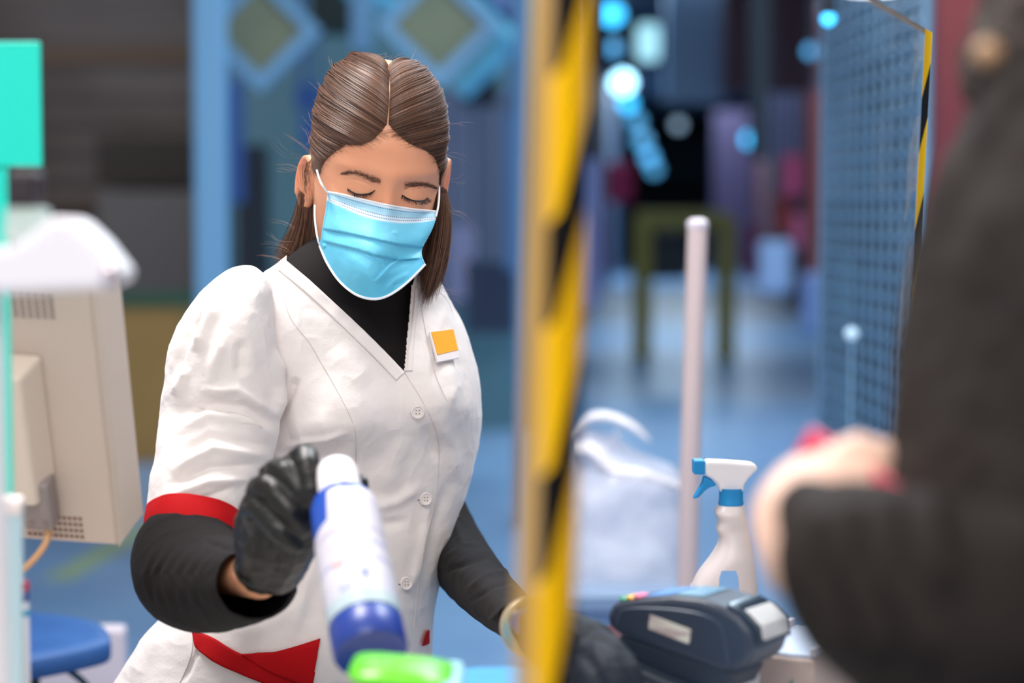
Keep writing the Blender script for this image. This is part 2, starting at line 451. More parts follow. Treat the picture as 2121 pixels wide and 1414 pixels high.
# fascia boards
for k, (x0, y0, x1, y1, d, m, lb) in enumerate([
    (1380, -40, 1500, 210, 20, mat('pale_blue_fascia', '#8fb0cf', .5), 'pale blue fascia hanging over the aisle left of the dark pillar'),
    (1345, 285, 1480, 375, 62, M_teald, 'dark teal board over the far aisle'),
    (1500, -60, 1690, 190, 19, M_maroon, 'dark red shop fascia at the top of the aisle'),
    (1560, 170, 1700, 330, 21, mat('lilac_fascia', '#7b7ea0', .5), 'lilac shop fascia under the dark red one'),
    (1675, 190, 1712, 620, 14, mat('red_brown_post', '#7c332f', .5), 'red-brown post at the left edge of the blue grille'),
    (1180, 330, 1240, 640, 16, mat('soft_lilac', '#7d86b8', .5), 'soft lilac panel right beside the yellow tape'),
    (1480, 230, 1560, 560, 40, mat('plum', '#4b4160', .5), 'dark plum shopfront in the far aisle'),
    ]):
    slab('shop_fascia', x0, y0, x1, y1, d, .3, m, lb, 'shop board', 'shop boards along the aisle')
slab('dark_pillar', 1560, -60, 1592, 330, 15.0, .3, M_navy, 'thin dark pillar at the top of the aisle', 'pillar')
# clothes and goods
goods = [(1255, 340, 1310, 410, 20, '#c2376b', 'pink garment on display beside the yellow tape'),
         (1600, 400, 1640, 480, 17, '#c4504a', 'orange-red garment hanging under the pink one'),
         (1620, 320, 1668, 400, 16.5, '#e0608c', 'pink garment high on the right shopfront'),
         (1640, 440, 1672, 510, 16, '#d3688e', 'pink garment next to the orange-red one'),
         (1570, 500, 1640, 600, 15, '#a9c3ea', 'pale blue rounded bundle low in the right shopfront'),
         (1545, 460, 1575, 580, 19, '#8d3556', 'dark pink garment beside the yellow barrier'),
         (1225, 420, 1262, 560, 19, '#74466e', 'purple garment low beside the yellow tape'),
         (1660, 560, 1700, 690, 13, '#6f86b5', 'grey-blue garment below the blue grille edge')]
for (x0, y0, x1, y1, d, c, lb) in goods:
    a = W((x0 + x1) / 2, (y0 + y1) / 2, d); w = (x1 - x0) / F * d / 2; h = (y1 - y0) / F * d / 2
    R = root('hanging_garment', (a[0], a[1], a[2] - h), lb, 'garment', 'goods in the shopfronts')
    m = mat('garment_cloth', c, .8)
    blob('cloth', [([a + [-w * .5, 0, h * .8], a + [-w * .5, 0, -h * .9]], [w * .45, w * .55]), ([a + [w * .5, 0, h * .8], a + [w * .5, 0, -h * .9]], [w * .45, w * .55]),
                   ([a + [-w * .8, 0, h * .75], a + [w * .8, 0, h * .75]], [w * .3, w * .3])], max(w, .05) * .16, 4, m, R)
    MB().tube([[a[0], a[1], a[2] + h * .9], [a[0], a[1], a[2] + h * 1.15], [a[0], a[1], 3.9]], .01).build('hanger_hook', M_navy, R)

# yellow barrier
M_yel = mat('barrier_yellow', '#8f842c', .5)
dB = 19.0
zt = W(1400, 452, dB)[2]; a = W(1318, 0, dB); b = W(1515, 0, dB)
R = root('safety_barrier', ((a[0] + b[0]) / 2, a[1], 0), 'yellow barrier frame standing far down the aisle', 'barrier')
MB().box((a[0], a[1], zt - .1), (b[0], a[1] + .1, zt + .07)).build('rail', M_yel, R, bevel=.02)
for x in (a[0] - .02, b[0] - .12): MB().box((x, a[1] - .05, 0), (x + .18, a[1] + .15, zt)).build('post', M_yel, R, bevel=.02)
slab('dark_crate', 1335, 480, 1425, 580, dB + .6, .5, M_navy, 'dark crate inside the yellow barrier', 'crate')

# lamps in the hall
def lamp_mat(c, s): return mat('lamp_glow', c, .4, emit=(c, s))
ML1 = lamp_mat('#40c0ff', 3.5); ML2 = lamp_mat('#5fb8f0', 1.5); ML3 = lamp_mat('#a8e8ff', 6); ML4 = lamp_mat('#a8c4d8', 1.0)
lamps = [(1268, 28, 24, 18, ML1, 'bright cyan lamp nearest the tape at the top of the aisle'),
         (1290, 170, 24, 22, ML3, 'brightest white-cyan lamp in the aisle row'),
         (1300, 213, 16, 26, ML1, 'cyan lamp just under the brightest one in the aisle row'),
         (1318, 250, 16, 30, ML2, 'dim blue lamp in the middle of the aisle row'),
         (1330, 290, 17, 36, ML2, 'dim blue lamp below the middle of the aisle row'),
         (1344, 325, 15, 44, ML2, 'dim blue lamp near the far end of the aisle row'),
         (1355, 350, 13, 52, ML2, 'dim blue lamp at the far end of the aisle row'),
         (1272, 100, 15, 20, ML2, 'dim blue lamp between the two brightest near the tape'),
         (1405, 258, 12, 26, ML4, 'grey-white round lamp alone above the aisle'),
         (1556, 288, 18, 17, ML1, 'bright cyan lamp over the shops in the middle'),
         (1716, 38, 15, 3.9, ML1, 'bright cyan lamp at the top beside the blue grille'),
         (1680, 105, 14, 15, ML2, 'pale blue lamp left of the blue grille top'),
         (1764, 690, 15, 3.95, ML4, 'round pale lamp on a stand low in front of the blue grille')]
M_gr2 = mat('stand_pale', '#7da6c8', .4)
for (px, py, r, d, m, lb) in lamps:
    c = W(px, py, d); rr = r / F * d
    key = m.name
    R = root('hall_lamp', c, lb, 'lamp', 'lamps of the hall')
    V, f = lathe_vf([(rr * .1, -rr), (rr * .7, -rr * .7), (rr, -.1 * rr), (rr * .8, rr * .5), (rr * .1, rr * .9)], c, (0, -.35, .94) if False else (0, 0, 1), 20)
    MB().add(V, f).build('bulb', m, R, True)
    top = 3.9 if c[2] < 3.88 else c[2] + .05
    if px > 1700 and py > 600:
        MB().tube([[c[0], c[1], 0], [c[0], c[1], c[2] - .01]], .003).build('stand', M_gr2, R)
    else: MB().tube([[c[0], c[1], c[2]], [c[0], c[1], top]], .012, 6).build('hanging_rod', M_navy, R)
c = W(1342, 88, 17); R = root('wall_lantern', c, 'tall white rounded lantern above the aisle beside the cyan lamps', 'lamp')
V, f = lathe_vf([(.01, -.16), (.08, -.15), (.1, -.1), (.1, .1), (.08, .15), (.01, .16)], c, (0, 0, 1), 20)
MB().add(V, f).build('lantern_shade', mat('lantern_glow', '#bfeaf5', .4, emit=('#a8e2ee', 1.2)), R, True)
MB().tube([c, [c[0], c[1], 3.9]], .012, 6).build('hanging_rod', M_navy, R)
# round luminaire at the top edge
c = W(1808, -26, 3.5); R = root('ceiling_light', c, 'large round white ceiling lamp cut by the top edge above the screen corner', 'lamp')
V, f = lathe_vf([(.01, -.014), (.05, -.012), (.058, 0), (.055, .015), (.015, .03)], c, (0, 0, 1), 40)
MB().add(V, f).build('diffuser', lamp_mat('#f4f8ff', 3.5), R, True)
MB().tube([c, [c[0], c[1], 3.9]], .015, 6).build('hanging_rod', M_navy, R)

# roller grille with goods behind it
gx0, gx1 = W(1705, 430, 5.3)[0], W(1915, 430, 4.2)[0]; gy0, gy1 = 5.3, 4.2
def gp(u, z): return np.array([gx0 + (gx1 - gx0) * u, gy0 + (gy1 - gy0) * u, z])
R = root('shop_grille', gp(.5, 0), 'blue-grey roller grille across the shop behind the acrylic screen', 'grille')
M_gr = mat('grille_metal', '#7da6c8', .35, .3)
g = MB(); f_ = gp(1, 0) - gp(0, 0)
for k in range(0, 13): g.tube([gp(k / 12, .02), gp(k / 12, 2.7)], .006, 6)
for k in range(0, 58): g.tube([gp(0, .05 + k * .046), gp(1, .05 + k * .046)], .0075, 6)
g.build('mesh', M_gr, R)
bm_ = MB(); bm_.tube([gp(0, 2.77), gp(1, 2.77)], .06, 12); bm_.build('roller_drum', M_gr, R)
MB().tube([gp(0, 0), gp(0, 2.8)], .012, 4).build('side_rail', M_gr, R); MB().tube([gp(1, 0), gp(1, 2.8)], .012, 4).build('side_rail', M_gr, R)
# shelving behind the grille, full of dark and pale goods
sh = root('shop_shelving', gp(.5, 0) + [.15, .25, 0], 'dark shop shelving seen through the blue-grey grille', 'shelving')
nrm = np.array([-f_[1], f_[0], 0]); nrm = nrm / np.linalg.norm(nrm)
if nrm[0] < 0: nrm = -nrm
nrm = np.array([.19, .98, 0])
def sp_(u, w, z): return gp(u, z) + nrm * w
def sbox(u0, u1, w0, w1, z0, z1):
    V = [sp_(u0, w0, z0), sp_(u1, w0, z0), sp_(u1, w1, z0), sp_(u0, w1, z0), sp_(u0, w0, z1), sp_(u1, w0, z1), sp_(u1, w1, z1), sp_(u0, w1, z1)]
    return V, [[0, 3, 2, 1], [4, 5, 6, 7], [0, 1, 5, 4], [1, 2, 6, 5], [2, 3, 7, 6], [3, 0, 4, 7]]
bk = MB(); bk.add(*sbox(0, 1, .38, .40, 0, 2.8)); bk.build('back_panel', mat('shelf_back', '#2c3a48', .6), sh)
for k in range(8): MB().add(*sbox(0, 1, .12, .38, .10 + k * .34, .12 + k * .34)).build('shelf', M_slate, sh)
cols = ['#3e7f9f', '#1c2735', '#7a4a56', '#8fc0d4', '#52708e', '#2a2030', '#9aa9bd', '#2f6a8e']
gm = [mat('goods_box', c, .5) for c in cols]
rr_ = random.Random(3)
shelfname = ['lowest', 'second', 'third', 'fourth', 'fifth', 'sixth', 'seventh', 'top']
for k in range(8):
    u = .02; no = 0
    while u < .93:
        w = rr_.uniform(.08, .17); h = rr_.uniform(.14, .28); ci = rr_.randrange(8)
        cn = ['blue', 'near-black', 'dull red', 'pale cyan', 'slate', 'dark plum', 'pale grey', 'deep blue'][ci]
        V, f = sbox(u, min(u + w, .97), .15, .35, .12 + k * .34, .12 + k * .34 + h)
        o = MB().add(V, f).build('goods_box', gm[ci])
        tag(o, 'blurred %s box, %s from the left on the %s shelf behind the grille' % (cn, ['first', 'second', 'third', 'fourth', 'fifth', 'sixth', 'seventh', 'eighth', 'ninth', 'tenth', 'eleventh', 'twelfth'][no], shelfname[k]), 'box', 'boxes on the %s shelf behind the grille' % shelfname[k])
        no += 1; u += w + rr_.uniform(.01, .03)
# red column / hanging banner, blue edge, pieces behind the customer
slab('red_wall_panel', 1940, -300, 2400, 520, 7.0, .2, mat('red_panel', '#8c3a38', .6, var=(.9, '#7a3040', .7)), 'tall dark red panel behind the customer hood', 'panel')
slab('blue_edge_panel', 1905, -200, 1946, 520, 7.2, .1, mat('azure_panel', '#3f86b8', .5), 'narrow azure panel between acrylic screen and red panel', 'panel')
slab('display_card', 1912, 522, 1962, 598, 3.9, .03, mat('pale_blue_card', '#a9c8f2', .4), 'pale blue square card just right of the taped screen edge', 'card')
slab('brown_box_unit', 1890, 600, 2200, 1000, 6.1, .4, mat('brown_board', '#6a5040', .6), 'brown cabinet under the pale blue card', 'cabinet', fix='floor')
tag(MB().box((W(1940, 560, 3.93)[0] - .005, W(1940, 560, 3.94)[1], 0), (W(1940, 560, 3.93)[0] + .005, W(1940, 560, 3.94)[1] + .01, W(1940, 560, 3.93)[2])).build('card_holder', M_navy), 'thin dark holder carrying the pale blue card', 'holder')

# pale post in the aisle
dP = 3.2
c = W(1424, 1200, dP); ct = W(1445, 456, dP)
R = root('gate_post', (c[0], c[1], 0), 'pale pinkish gate post standing behind the spray bottle', 'post')
V, f = tube_vf(catmull([[c[0] - .006, c[1], 0], [c[0], c[1], c[2]], [ct[0], ct[1], ct[2] - .012]], 10), .0165, 16); MB().add(V, f).build('pole', mat('pale_pink_metal', '#c8b4b4', .35, .0), R, True)
V, f = lathe_vf([(.0165, 0), (.0175, .002), (.0175, .01), (.01, .016)], ct - [0, 0, .013], (0, 0, 1), 20); MB().add(V, f).build('cap', mat('white_cap', '#ece0ea', .3), R, True)
V, f = lathe_vf([(.09, 0), (.09, .012), (.02, .02)], (c[0] - .006, c[1], 0), (0, 0, 1), 24); MB().add(V, f).build('base_plate', mat('steel', '#9a9a9f', .3, .8), R, True)

# next till with a white plastic bag
dG = 3.55
zc = W(1300, 1215, dG)[2]
a = W(1120, 0, dG)[0]; b = W(1428, 0, dG)[0]
R = root('next_counter', ((a + b) / 2, dG + .3, 0), 'grey-blue low till counter behind the tape and card terminal', 'counter')
box('counter_body', (a + .01, dG - .1, 0), (b - .02, dG + .5, zc - .03), mat('counter_blue', '#7f9cc4', .35), R, .01)
box('counter_top', (a, dG - .12, zc - .03), (b - .01, dG + .52, zc), mat('counter_top_grey', '#7c93b4', .25), R, .004)
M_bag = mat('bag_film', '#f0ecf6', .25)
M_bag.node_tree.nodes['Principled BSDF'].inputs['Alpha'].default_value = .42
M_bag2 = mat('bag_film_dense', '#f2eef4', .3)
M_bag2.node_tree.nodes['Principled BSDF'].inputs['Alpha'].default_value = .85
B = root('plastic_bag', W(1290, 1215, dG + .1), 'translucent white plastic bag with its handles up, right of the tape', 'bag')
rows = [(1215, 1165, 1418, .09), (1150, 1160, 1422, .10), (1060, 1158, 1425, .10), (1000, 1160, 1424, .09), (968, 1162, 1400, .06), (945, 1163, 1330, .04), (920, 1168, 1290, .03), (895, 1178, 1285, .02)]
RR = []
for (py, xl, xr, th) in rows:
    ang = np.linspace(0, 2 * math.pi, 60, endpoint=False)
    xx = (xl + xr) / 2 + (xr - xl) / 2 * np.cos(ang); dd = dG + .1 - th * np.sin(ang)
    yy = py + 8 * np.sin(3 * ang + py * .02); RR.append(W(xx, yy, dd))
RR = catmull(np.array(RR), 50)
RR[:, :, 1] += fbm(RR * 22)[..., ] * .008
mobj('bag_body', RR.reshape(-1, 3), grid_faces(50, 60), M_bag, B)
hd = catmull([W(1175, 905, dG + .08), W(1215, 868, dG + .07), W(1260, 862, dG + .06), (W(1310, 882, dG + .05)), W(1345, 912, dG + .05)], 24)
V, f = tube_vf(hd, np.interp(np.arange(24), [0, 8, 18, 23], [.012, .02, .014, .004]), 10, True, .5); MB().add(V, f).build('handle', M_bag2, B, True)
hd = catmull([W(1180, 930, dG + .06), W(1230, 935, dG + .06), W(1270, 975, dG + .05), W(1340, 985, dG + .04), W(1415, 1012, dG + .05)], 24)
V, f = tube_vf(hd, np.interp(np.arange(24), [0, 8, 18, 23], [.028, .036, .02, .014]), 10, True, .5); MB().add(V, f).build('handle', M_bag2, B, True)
# ================================================================== till counter and what stands on it
CT = .935
M_ctr = mat('counter_laminate', '#c9c3bd', .4); M_ctr_s = mat('counter_side', '#8d8f94', .5)
R = root('till_counter', (-.4, 1.4, 0), 'grey till counter under the card terminal, mostly below the picture', 'counter')
MB().box((-1.3, 1.02, .0), (.11, 1.93, CT - .03)).box((.11, 1.30, .0), (.5, 1.93, CT - .03)).build('counter_body', M_ctr_s, R)
poly = [(-1.32, 1.0), (.13, 1.0), (.13, 1.28), (.52, 1.28), (.52, 1.95), (-1.32, 1.95)]
V = [[p[0], p[1], CT - .03] for p in poly] + [[p[0], p[1], CT] for p in poly]; n = 6
MB().add(V, [list(range(n))[::-1], list(range(n, 2 * n))] + [[i, (i + 1) % n, (i + 1) % n + n, i + n] for i in range(n)]).build('counter_top', M_ctr, R, bevel=.003)

# ---- acrylic screen edged with yellow-black tape
M_acr = bpy.data.materials.new('acrylic'); M_acr.use_nodes = True
nt = M_acr.node_tree; nt.nodes.clear()
o_ = nt.nodes.new('ShaderNodeOutputMaterial'); tr = nt.nodes.new('ShaderNodeBsdfTransparent'); gl = nt.nodes.new('ShaderNodeBsdfGlossy'); fr = nt.nodes.new('ShaderNodeLayerWeight'); pw = nt.nodes.new('ShaderNodeMath'); pw.operation = 'POWER'; pw.inputs[1].default_value = 3.5; p2 = nt.nodes.new('ShaderNodeMath'); p2.operation = 'MULTIPLY'; p2.inputs[1].default_value = .14; mx = nt.nodes.new('ShaderNodeMixShader')
tr.inputs[0].default_value = (.97, .985, 1, 1); gl.inputs['Roughness'].default_value = .04; 
nt.links.new(fr.outputs['Facing'], pw.inputs[0]); nt.links.new(pw.outputs[0], p2.inputs[0]); nt.links.new(p2.outputs[0], mx.inputs[0]); nt.links.new(tr.outputs[0], mx.inputs[1]); nt.links.new(gl.outputs[0], mx.inputs[2]); nt.links.new(mx.outputs[0], o_.inputs[0])
dN, dF_ = 1.03, 1.93
BN = W(1138, 1414, dN); TF = W(1919, 68, dF_); BF = W(1872, 930, dF_)
fl = np.array([BN[0], BN[1], CT])                      # foot of the near edge
near_up = (W(1150, 0, dN) - W(1112, 1400, dN)); near_up /= near_up[2]
far_up = (TF - BF); far_up /= far_up[2]
N0 = W(1112, 1400, dN); N0 = N0 + near_up * (CT - N0[2])
F0 = BF + far_up * (CT - BF[2])
F1 = TF
# near top: the top edge runs through pixel (1800,0)
N1z = None
for z in np.linspace(1.5, 1.9, 400):
    P = N0 + near_up * (z - CT); t = .6
    Q = P[None] + (F1 - P)[None] * np.linspace(0, 1, 200)[:, None]
    x, y, d = proj(Q); k = np.argmin(abs(x - 1800))
    if y[k] <= 0: N1z = z; break
N1 = N0 + near_up * ((N1z or 1.7) - CT)
N0, N1, F0, F1 = [np.array(v, float) for v in (N0, N1, F0, F1)]
h = F0 - N0; nrm = np.cross(h, [0, 0, 1]); nrm /= np.linalg.norm(nrm)       # points to the customer's side
if nrm[1] > 0: nrm = -nrm
TH = .005
S = root('acrylic_screen', (N0 + F0) / 2, 'clear acrylic screen with yellow and black striped tape on its edges', 'screen')
def pane(u, v):            # u along near->far, v bottom->top
    a = N0 + (F0 - N0) * u; b = N1 + (F1 - N1) * u
    return a + (b - a) * v
def pbox(u0, u1, v0, v1, w0, w1, name, m, par):
    V = []
    for w in (w0, w1):
        V += [pane(u0, v0) + nrm * w, pane(u1, v0) + nrm * w, pane(u1, v1) + nrm * w, pane(u0, v1) + nrm * w]
    return mobj(name, V, [[0, 3, 2, 1], [4, 5, 6, 7], [0, 1, 5, 4], [1, 2, 6, 5], [2, 3, 7, 6], [3, 0, 4, 7]], m, par, False)
# one sheet of transparent surface plus visible cut edges
V = [pane(0, 0), pane(1, 0), pane(1, 1), pane(0, 1)]
pbox(0, 1, 0, 1, 0, TH, 'panel', M_acr, S)
pbox(0, 1, .9965, 1.0, -.0003, TH + .0003, 'polished_edge', mat('acrylic_edge', '#b9a184', .25, trans=.3), S)
M_tape = mat('hazard_tape', '#ffc400', .65, spec=.15); t = NT(M_tape)
uvn = t.node('ShaderNodeTexCoord'); sx = t.node('ShaderNodeSeparateXYZ'); t.link(uvn.outputs['UV'], sx.inputs[0])
ad = t.node('ShaderNodeMath', operation='ADD'); t.link(sx.outputs[0], ad.inputs[0]); t.link(sx.outputs[1], ad.inputs[1])
fc = t.node('ShaderNodeMath', operation='FRACT'); t.link(ad.outputs[0], fc.inputs[0])
gt = t.node('ShaderNodeMath', operation='GREATER_THAN'); gt.inputs[1].default_value = .58; t.link(fc.outputs[0], gt.inputs[0])
mxc = t.node('ShaderNodeMix', data_type='RGBA'); mxc.inputs['A'].default_value = lin('#ffc400'); mxc.inputs['B'].default_value = lin('#0c0a0c')
t.link(gt.outputs[0], mxc.inputs['Factor']); t.link(mxc.outputs['Result'], t.b.inputs['Base Color'])
LN = np.linalg.norm(F0 - N0)
def tape(name, ua, ub, ph, period, slope, par, pts=40):
    "tape folded over an edge: customer's side, edge, worker's side"
    out = 0 if ua < .5 else 1
    V = []; uv = []
    for k in range(pts):
        v = k / (pts - 1)
        z = v * np.linalg.norm(N1 - N0 if out == 0 else F1 - F0)
        col = [(ub, TH + .0006, 1.0), (ua, TH + .0006, 0.0), (ua, -.0006, -.1)]
        for (u, w, q) in col:
            e = -.0008 / LN if (out == 0 and u == ua) else (.0008 / LN if u == ua else 0)
            V.append(pane(u + e, v) + nrm * w); uv.append((z / period + ph, slope * q))
    return mobj(name, V, grid_faces(pts, 3, False), M_tape, par, False, uv)
PN, PF = .131, .1263
zN = W(1210, 372, dN)[2] - CT; tape('hazard_tape', 0, .038 / LN, -((zN + .043) / PN) + .45, PN, -.45, S)
zF = np.linalg.norm(F1 - F0) - 61 * 1.93 / F; tape('hazard_tape', 1, 1 - .034 / LN, -(zF / PF), PF, .30, S)
M_flap = mat('edge_film', '#c9a054', .35)
M_flap.node_tree.nodes['Principled BSDF'].inputs['Alpha'].default_value = .72
pbox(-.001, .002, 0, 1, -.0125, -.0008, 'edge_flap', M_flap, S)
for u in (.15, .85):
    q = pane(u, 0); MB().box((q[0] - .03, q[1] - .03, CT), (q[0] + .03, q[1] + .03, CT + .012)).build('foot_bracket', mat('clear_foot', '#c9d3da', .2), S, bevel=.002)

# ---- spray bottle
dS = 1.96
def sp(px, py, d=dS): return W(px, py, d)
SB = root('spray_bottle', [sp(1500, 1200)[0], sp(1500, 1200)[1], CT], 'white trigger spray bottle with blue nozzle and collar behind the terminal', 'spray bottle')
M_wp = mat('white_plastic', '#d6c9c6', .35); M_wh = mat('white_head', '#eae4e6', .35); M_sb = mat('blue_plastic', '#0b86c4', .4)
zt_ = lambda py: sp(1500, py)[2]
def outline_solid(name, L, Rr, th, m, par, d=dS, n=28, rows=60):
    "L,R: lists of (px,py) down the two silhouettes; th: half depth list (m)"
    L = catmull(L, rows); Rr = catmull(Rr, rows); T_ = catmull(np.array(th)[:, None], rows)[:, 0]
    a = np.linspace(0, 2 * math.pi, n, endpoint=False); ca, sa = np.cos(a), np.sin(a)
    e = .75; ca = np.sign(ca) * abs(ca) ** e; sa = np.sign(sa) * abs(sa) ** e
    V = []
    for l, r_, h_ in zip(L, Rr, T_):
        A = W(*l, d); B_ = W(*r_, d); V.append((A + B_) / 2 + (B_ - A) / 2 * ca[:, None] - np.array([0, 1, 0]) * h_ * sa[:, None])
    V = np.concatenate(V); Fc = grid_faces(rows, n).tolist() + [list(range(n))[::-1], [(rows - 1) * n + i for i in range(n)]]
    return mobj(name, V, Fc, m, par)
by = 707 - (F * ((CT - CAMZ) + dS * SP) / CP / dS)       # pixel row of the counter at this depth
o = outline_solid('bottle_body',
    [(1487, 1045), (1480, 1060), (1487, 1078), (1484, 1095), (1489, 1112), (1486, 1128), (1470, 1155), (1447, 1185), (1432, 1215), (1430, 1240), (1430, by)],
    [(1541, 1045), (1543, 1060), (1546, 1078), (1549, 1095), (1552, 1112), (1555, 1128), (1560, 1155), (1565, 1185), (1569, 1215), (1569, 1240), (1569, by)],
    [.014, .019, .02, .02, .022, .024, .028, .03, .031, .031, .031], M_wp, None)
# moulded hand opening: cut a window through the bottle
cut = prism('cutter_tmp', [(0, 0), (1, 0), (.9, .9), (.8, 1), (.2, 1), (.1, .9)], frameM(sp(1485, 1325) - np.array([.1067, 1, -.12]) * .1, sp(1534, 1325) - sp(1485, 1325), np.array([.1067, 1, -.12]) , sp(1485, 1178) - sp(1485, 1325)), .2, M_wp)
bm_ = o.modifiers.new('cut', 'BOOLEAN'); bm_.object = cut; bm_.operation = 'DIFFERENCE'; bm_.solver = 'FAST'
fixn(o); fixn(cut); dg = bpy.context.evaluated_depsgraph_get(); dg.update()
me = bpy.data.meshes.new_from_object(o.evaluated_get(dg)); o.modifiers.clear(); o.data = me; bpy.data.objects.remove(cut)
autosmooth(o, 35); adopt(o, SB)
V, f = lathe_vf([(.0125, 0), (.0125, .004), (.0118, .006), (.0118, .016), (.0125, .018)], [sp(1514, 1046)[0], sp(1514, 1046)[1], sp(1514, 1048)[2]], (0, 0, 1), 32)
MB().add(V, f).build('collar', M_sb, SB, True)
hx = sp(1500, 1000)
def px_prism(name, pts, d, th, m, par, bev=.0015):
    P = [W(x, y, d) for x, y in pts]; o0 = P[0] - [0, th / 2, 0]
    poly = [(p[0] - o0[0], p[2] - o0[2]) for p in P][::-1]
    return prism(name, poly, frameM(o0, [1, 0, 0], [0, 1, 0], [0, 0, 1]), th, m, par, bev)
px_prism('sprayer_head', [(1458, 951), (1500, 952), (1560, 957), (1570, 968), (1548, 990), (1540, 1003), (1539, 1018), (1489, 1018), (1487, 1003), (1472, 988), (1458, 981)], dS, .021, M_wh, SB, .004)
px_prism('nozzle', [(1435, 951), (1459, 951), (1459, 981), (1435, 980)], dS, .02, M_sb, SB, .0015)
px_prism('trigger', [(1457, 984), (1473, 992), (1484, 1004), (1470, 1008), (1460, 1015), (1447, 1029), (1434, 1033), (1446, 1013), (1454, 998)], dS, .012, M_sb, SB, .002)
V, f = lathe_vf([(.002, 0), (.002, .16)], [sp(1514, 1046)[0], sp(1514, 1046)[1], CT + .02], (0, 0, 1), 12)

# ---- white base, card terminal, box
dT = 1.73
tc = W(1434, 1338, dT)
yaw = math.radians(-36); pit = math.radians(8)
ex = np.array([math.cos(yaw), math.sin(yaw), 0]); ey = np.array([-math.sin(yaw), math.cos(yaw), 0]); ez = np.array([0, 0, 1.])
ex2 = ex * math.cos(pit) - ez * math.sin(pit); ez2 = ez * math.cos(pit) + ex * math.sin(pit)
M_tb = mat('terminal_navy_black', '#2a2d3a', .38); M_tb2 = mat('terminal_black', '#1b1a20', .5)
T = root('card_terminal', [tc[0], tc[1], CT], 'black and navy card payment terminal tilted on its stand', 'card terminal')
Lh, Wd = .077, .070
SC = .9; ex2 = ex2 * SC; ez2 = ez2 * SC; ey = ey * SC
M0 = frameM(tc + ey * (-Wd / 2), ex2, ey, ez2)
prof = [(-.080, .016), (-.076, .004), (-.06, .0), (.05, -.004), (.068, .0), (.080, .012), (.084, .028), (.078, .042), (.064, .052), (.045, .0575), (.02, .058), (-.01, .053), (-.05, .040), (-.074, .030)]
prism('terminal_body', prof, M0, Wd, M_tb, T, .009, True)
prof2 = [(-.068, -.002), (-.058, -.02), (.02, -.026), (.058, -.024), (.066, -.002)]
prism('lower_shell', prof2, frameM(tc + ey * (-Wd / 2 + .006), ex2, ey, ez2), Wd - .012, M_tb2, T, .004, True)
# side rib line and side sticker (side facing the camera)
MB().tube(catmull([tc + ex2 * a + ez2 * b - ey * (Wd / 2 + .0005) for a, b in [(-.066, .010), (-.06, .026), (-.02, .038), (.02, .044), (.045, .040), (.055, .02), (.06, .006)]], 40), .0011, 6).build('side_ridge', mat('ridge', '#3b4152', .35), T, True)
st = tc - ey * (Wd / 2 + .001) + ex2 * -.030 + ez2 * .016
M_stk = mat('sticker', '#d8d4c8', .4); tS = NT(M_stk)
c_ = tS.node('ShaderNodeTexCoord'); wv = tS.node('ShaderNodeTexNoise', Scale=160.0, Detail=2.0); mp = tS.node('ShaderNodeMapping'); mp.inputs['Scale'].default_value = (.15, .15, 1)
tS.link(c_.outputs['Object'], mp.inputs[0]); tS.link(mp.outputs[0], wv.inputs['Vector']); rp = tS.node('ShaderNodeValToRGB')
rp.color_ramp.elements[0].position = .4; rp.color_ramp.elements[1].position = .55; rp.color_ramp.elements[0].color = lin('#b7a4a0'); rp.color_ramp.elements[1].color = lin('#dcd8ca')
tS.link(wv.outputs['Fac'], rp.inputs[0]); tS.link(rp.outputs[0], tS.b.inputs['Base Color'])
MB().box((0, -.0006, 0), (.046, .0008, .014), frameM(st, ex2 - ez2 * .06, ey, ez2)).build('side_sticker', M_stk, T, bevel=.0004)
# top details: screen, keys, printer cover
def on_top(x, y, lift=.0): 
    xs = [-.074, -.05, -.01, .02, .045, .064, .078]; zs = [.030, .040, .053, .058, .0575, .052, .042]
    return tc + ex2 * x + ey * y + ez2 * (np.interp(x, xs, zs) + lift)
def patch(name, x0, x1, y0, y1, m, lift=.001, n=8):
    V = [];
    for x in np.linspace(x0, x1, n):
        for y in (y0, y1): V.append(on_top(x, y, lift))
    for x in np.linspace(x0, x1, n):
        for y in (y0, y1): V.append(on_top(x, y, lift - .0015))
    Fc = grid_faces(n, 2, False).tolist() + (grid_faces(n, 2, False) + 2 * n)[:, ::-1].tolist()
    return mobj(name, V, Fc, m, T, True)
patch('display', -.012, .018, -.026, .026, mat('terminal_screen', '#6f9fb8', .15))
patch('keypad', -.048, -.016, -.028, .028, mat('keypad_blue', '#5f8fd0', .3), .001)
for x, c in ((-.066, '#2f9a6a'), (-.058, '#f0b428'), (-.050, '#e0507a')):
    for y in (-.03,):
        MB().box((-.004, -.006, 0), (.004, .012, .003), frameM(on_top(x, y + .004), ex2, ey, ez2)).build('key', mat('key_colour', c, .4), T, bevel=.001)
prism('printer_cover', [(.046, .0575), (.066, .0515), (.0795, .043), (.086, .029), (.088, .030), (.082, .047), (.068, .0555), (.048, .0605)], frameM(tc - ey * .029, ex2, ey, ez2), .058, mat('smoked_cover', '#20242a', .12, coat=.6), T, .001, True)
prism('paper_slot', [(.062, .050), (.078, .036), (.0885, .034), (.0835, .0475), (.070, .0558), (.064, .0582)], frameM(tc - ey * .024, ex2, ey, ez2), .047, mat('silver_white_label', '#e4e2e0', .25, .2), T, .001, True)
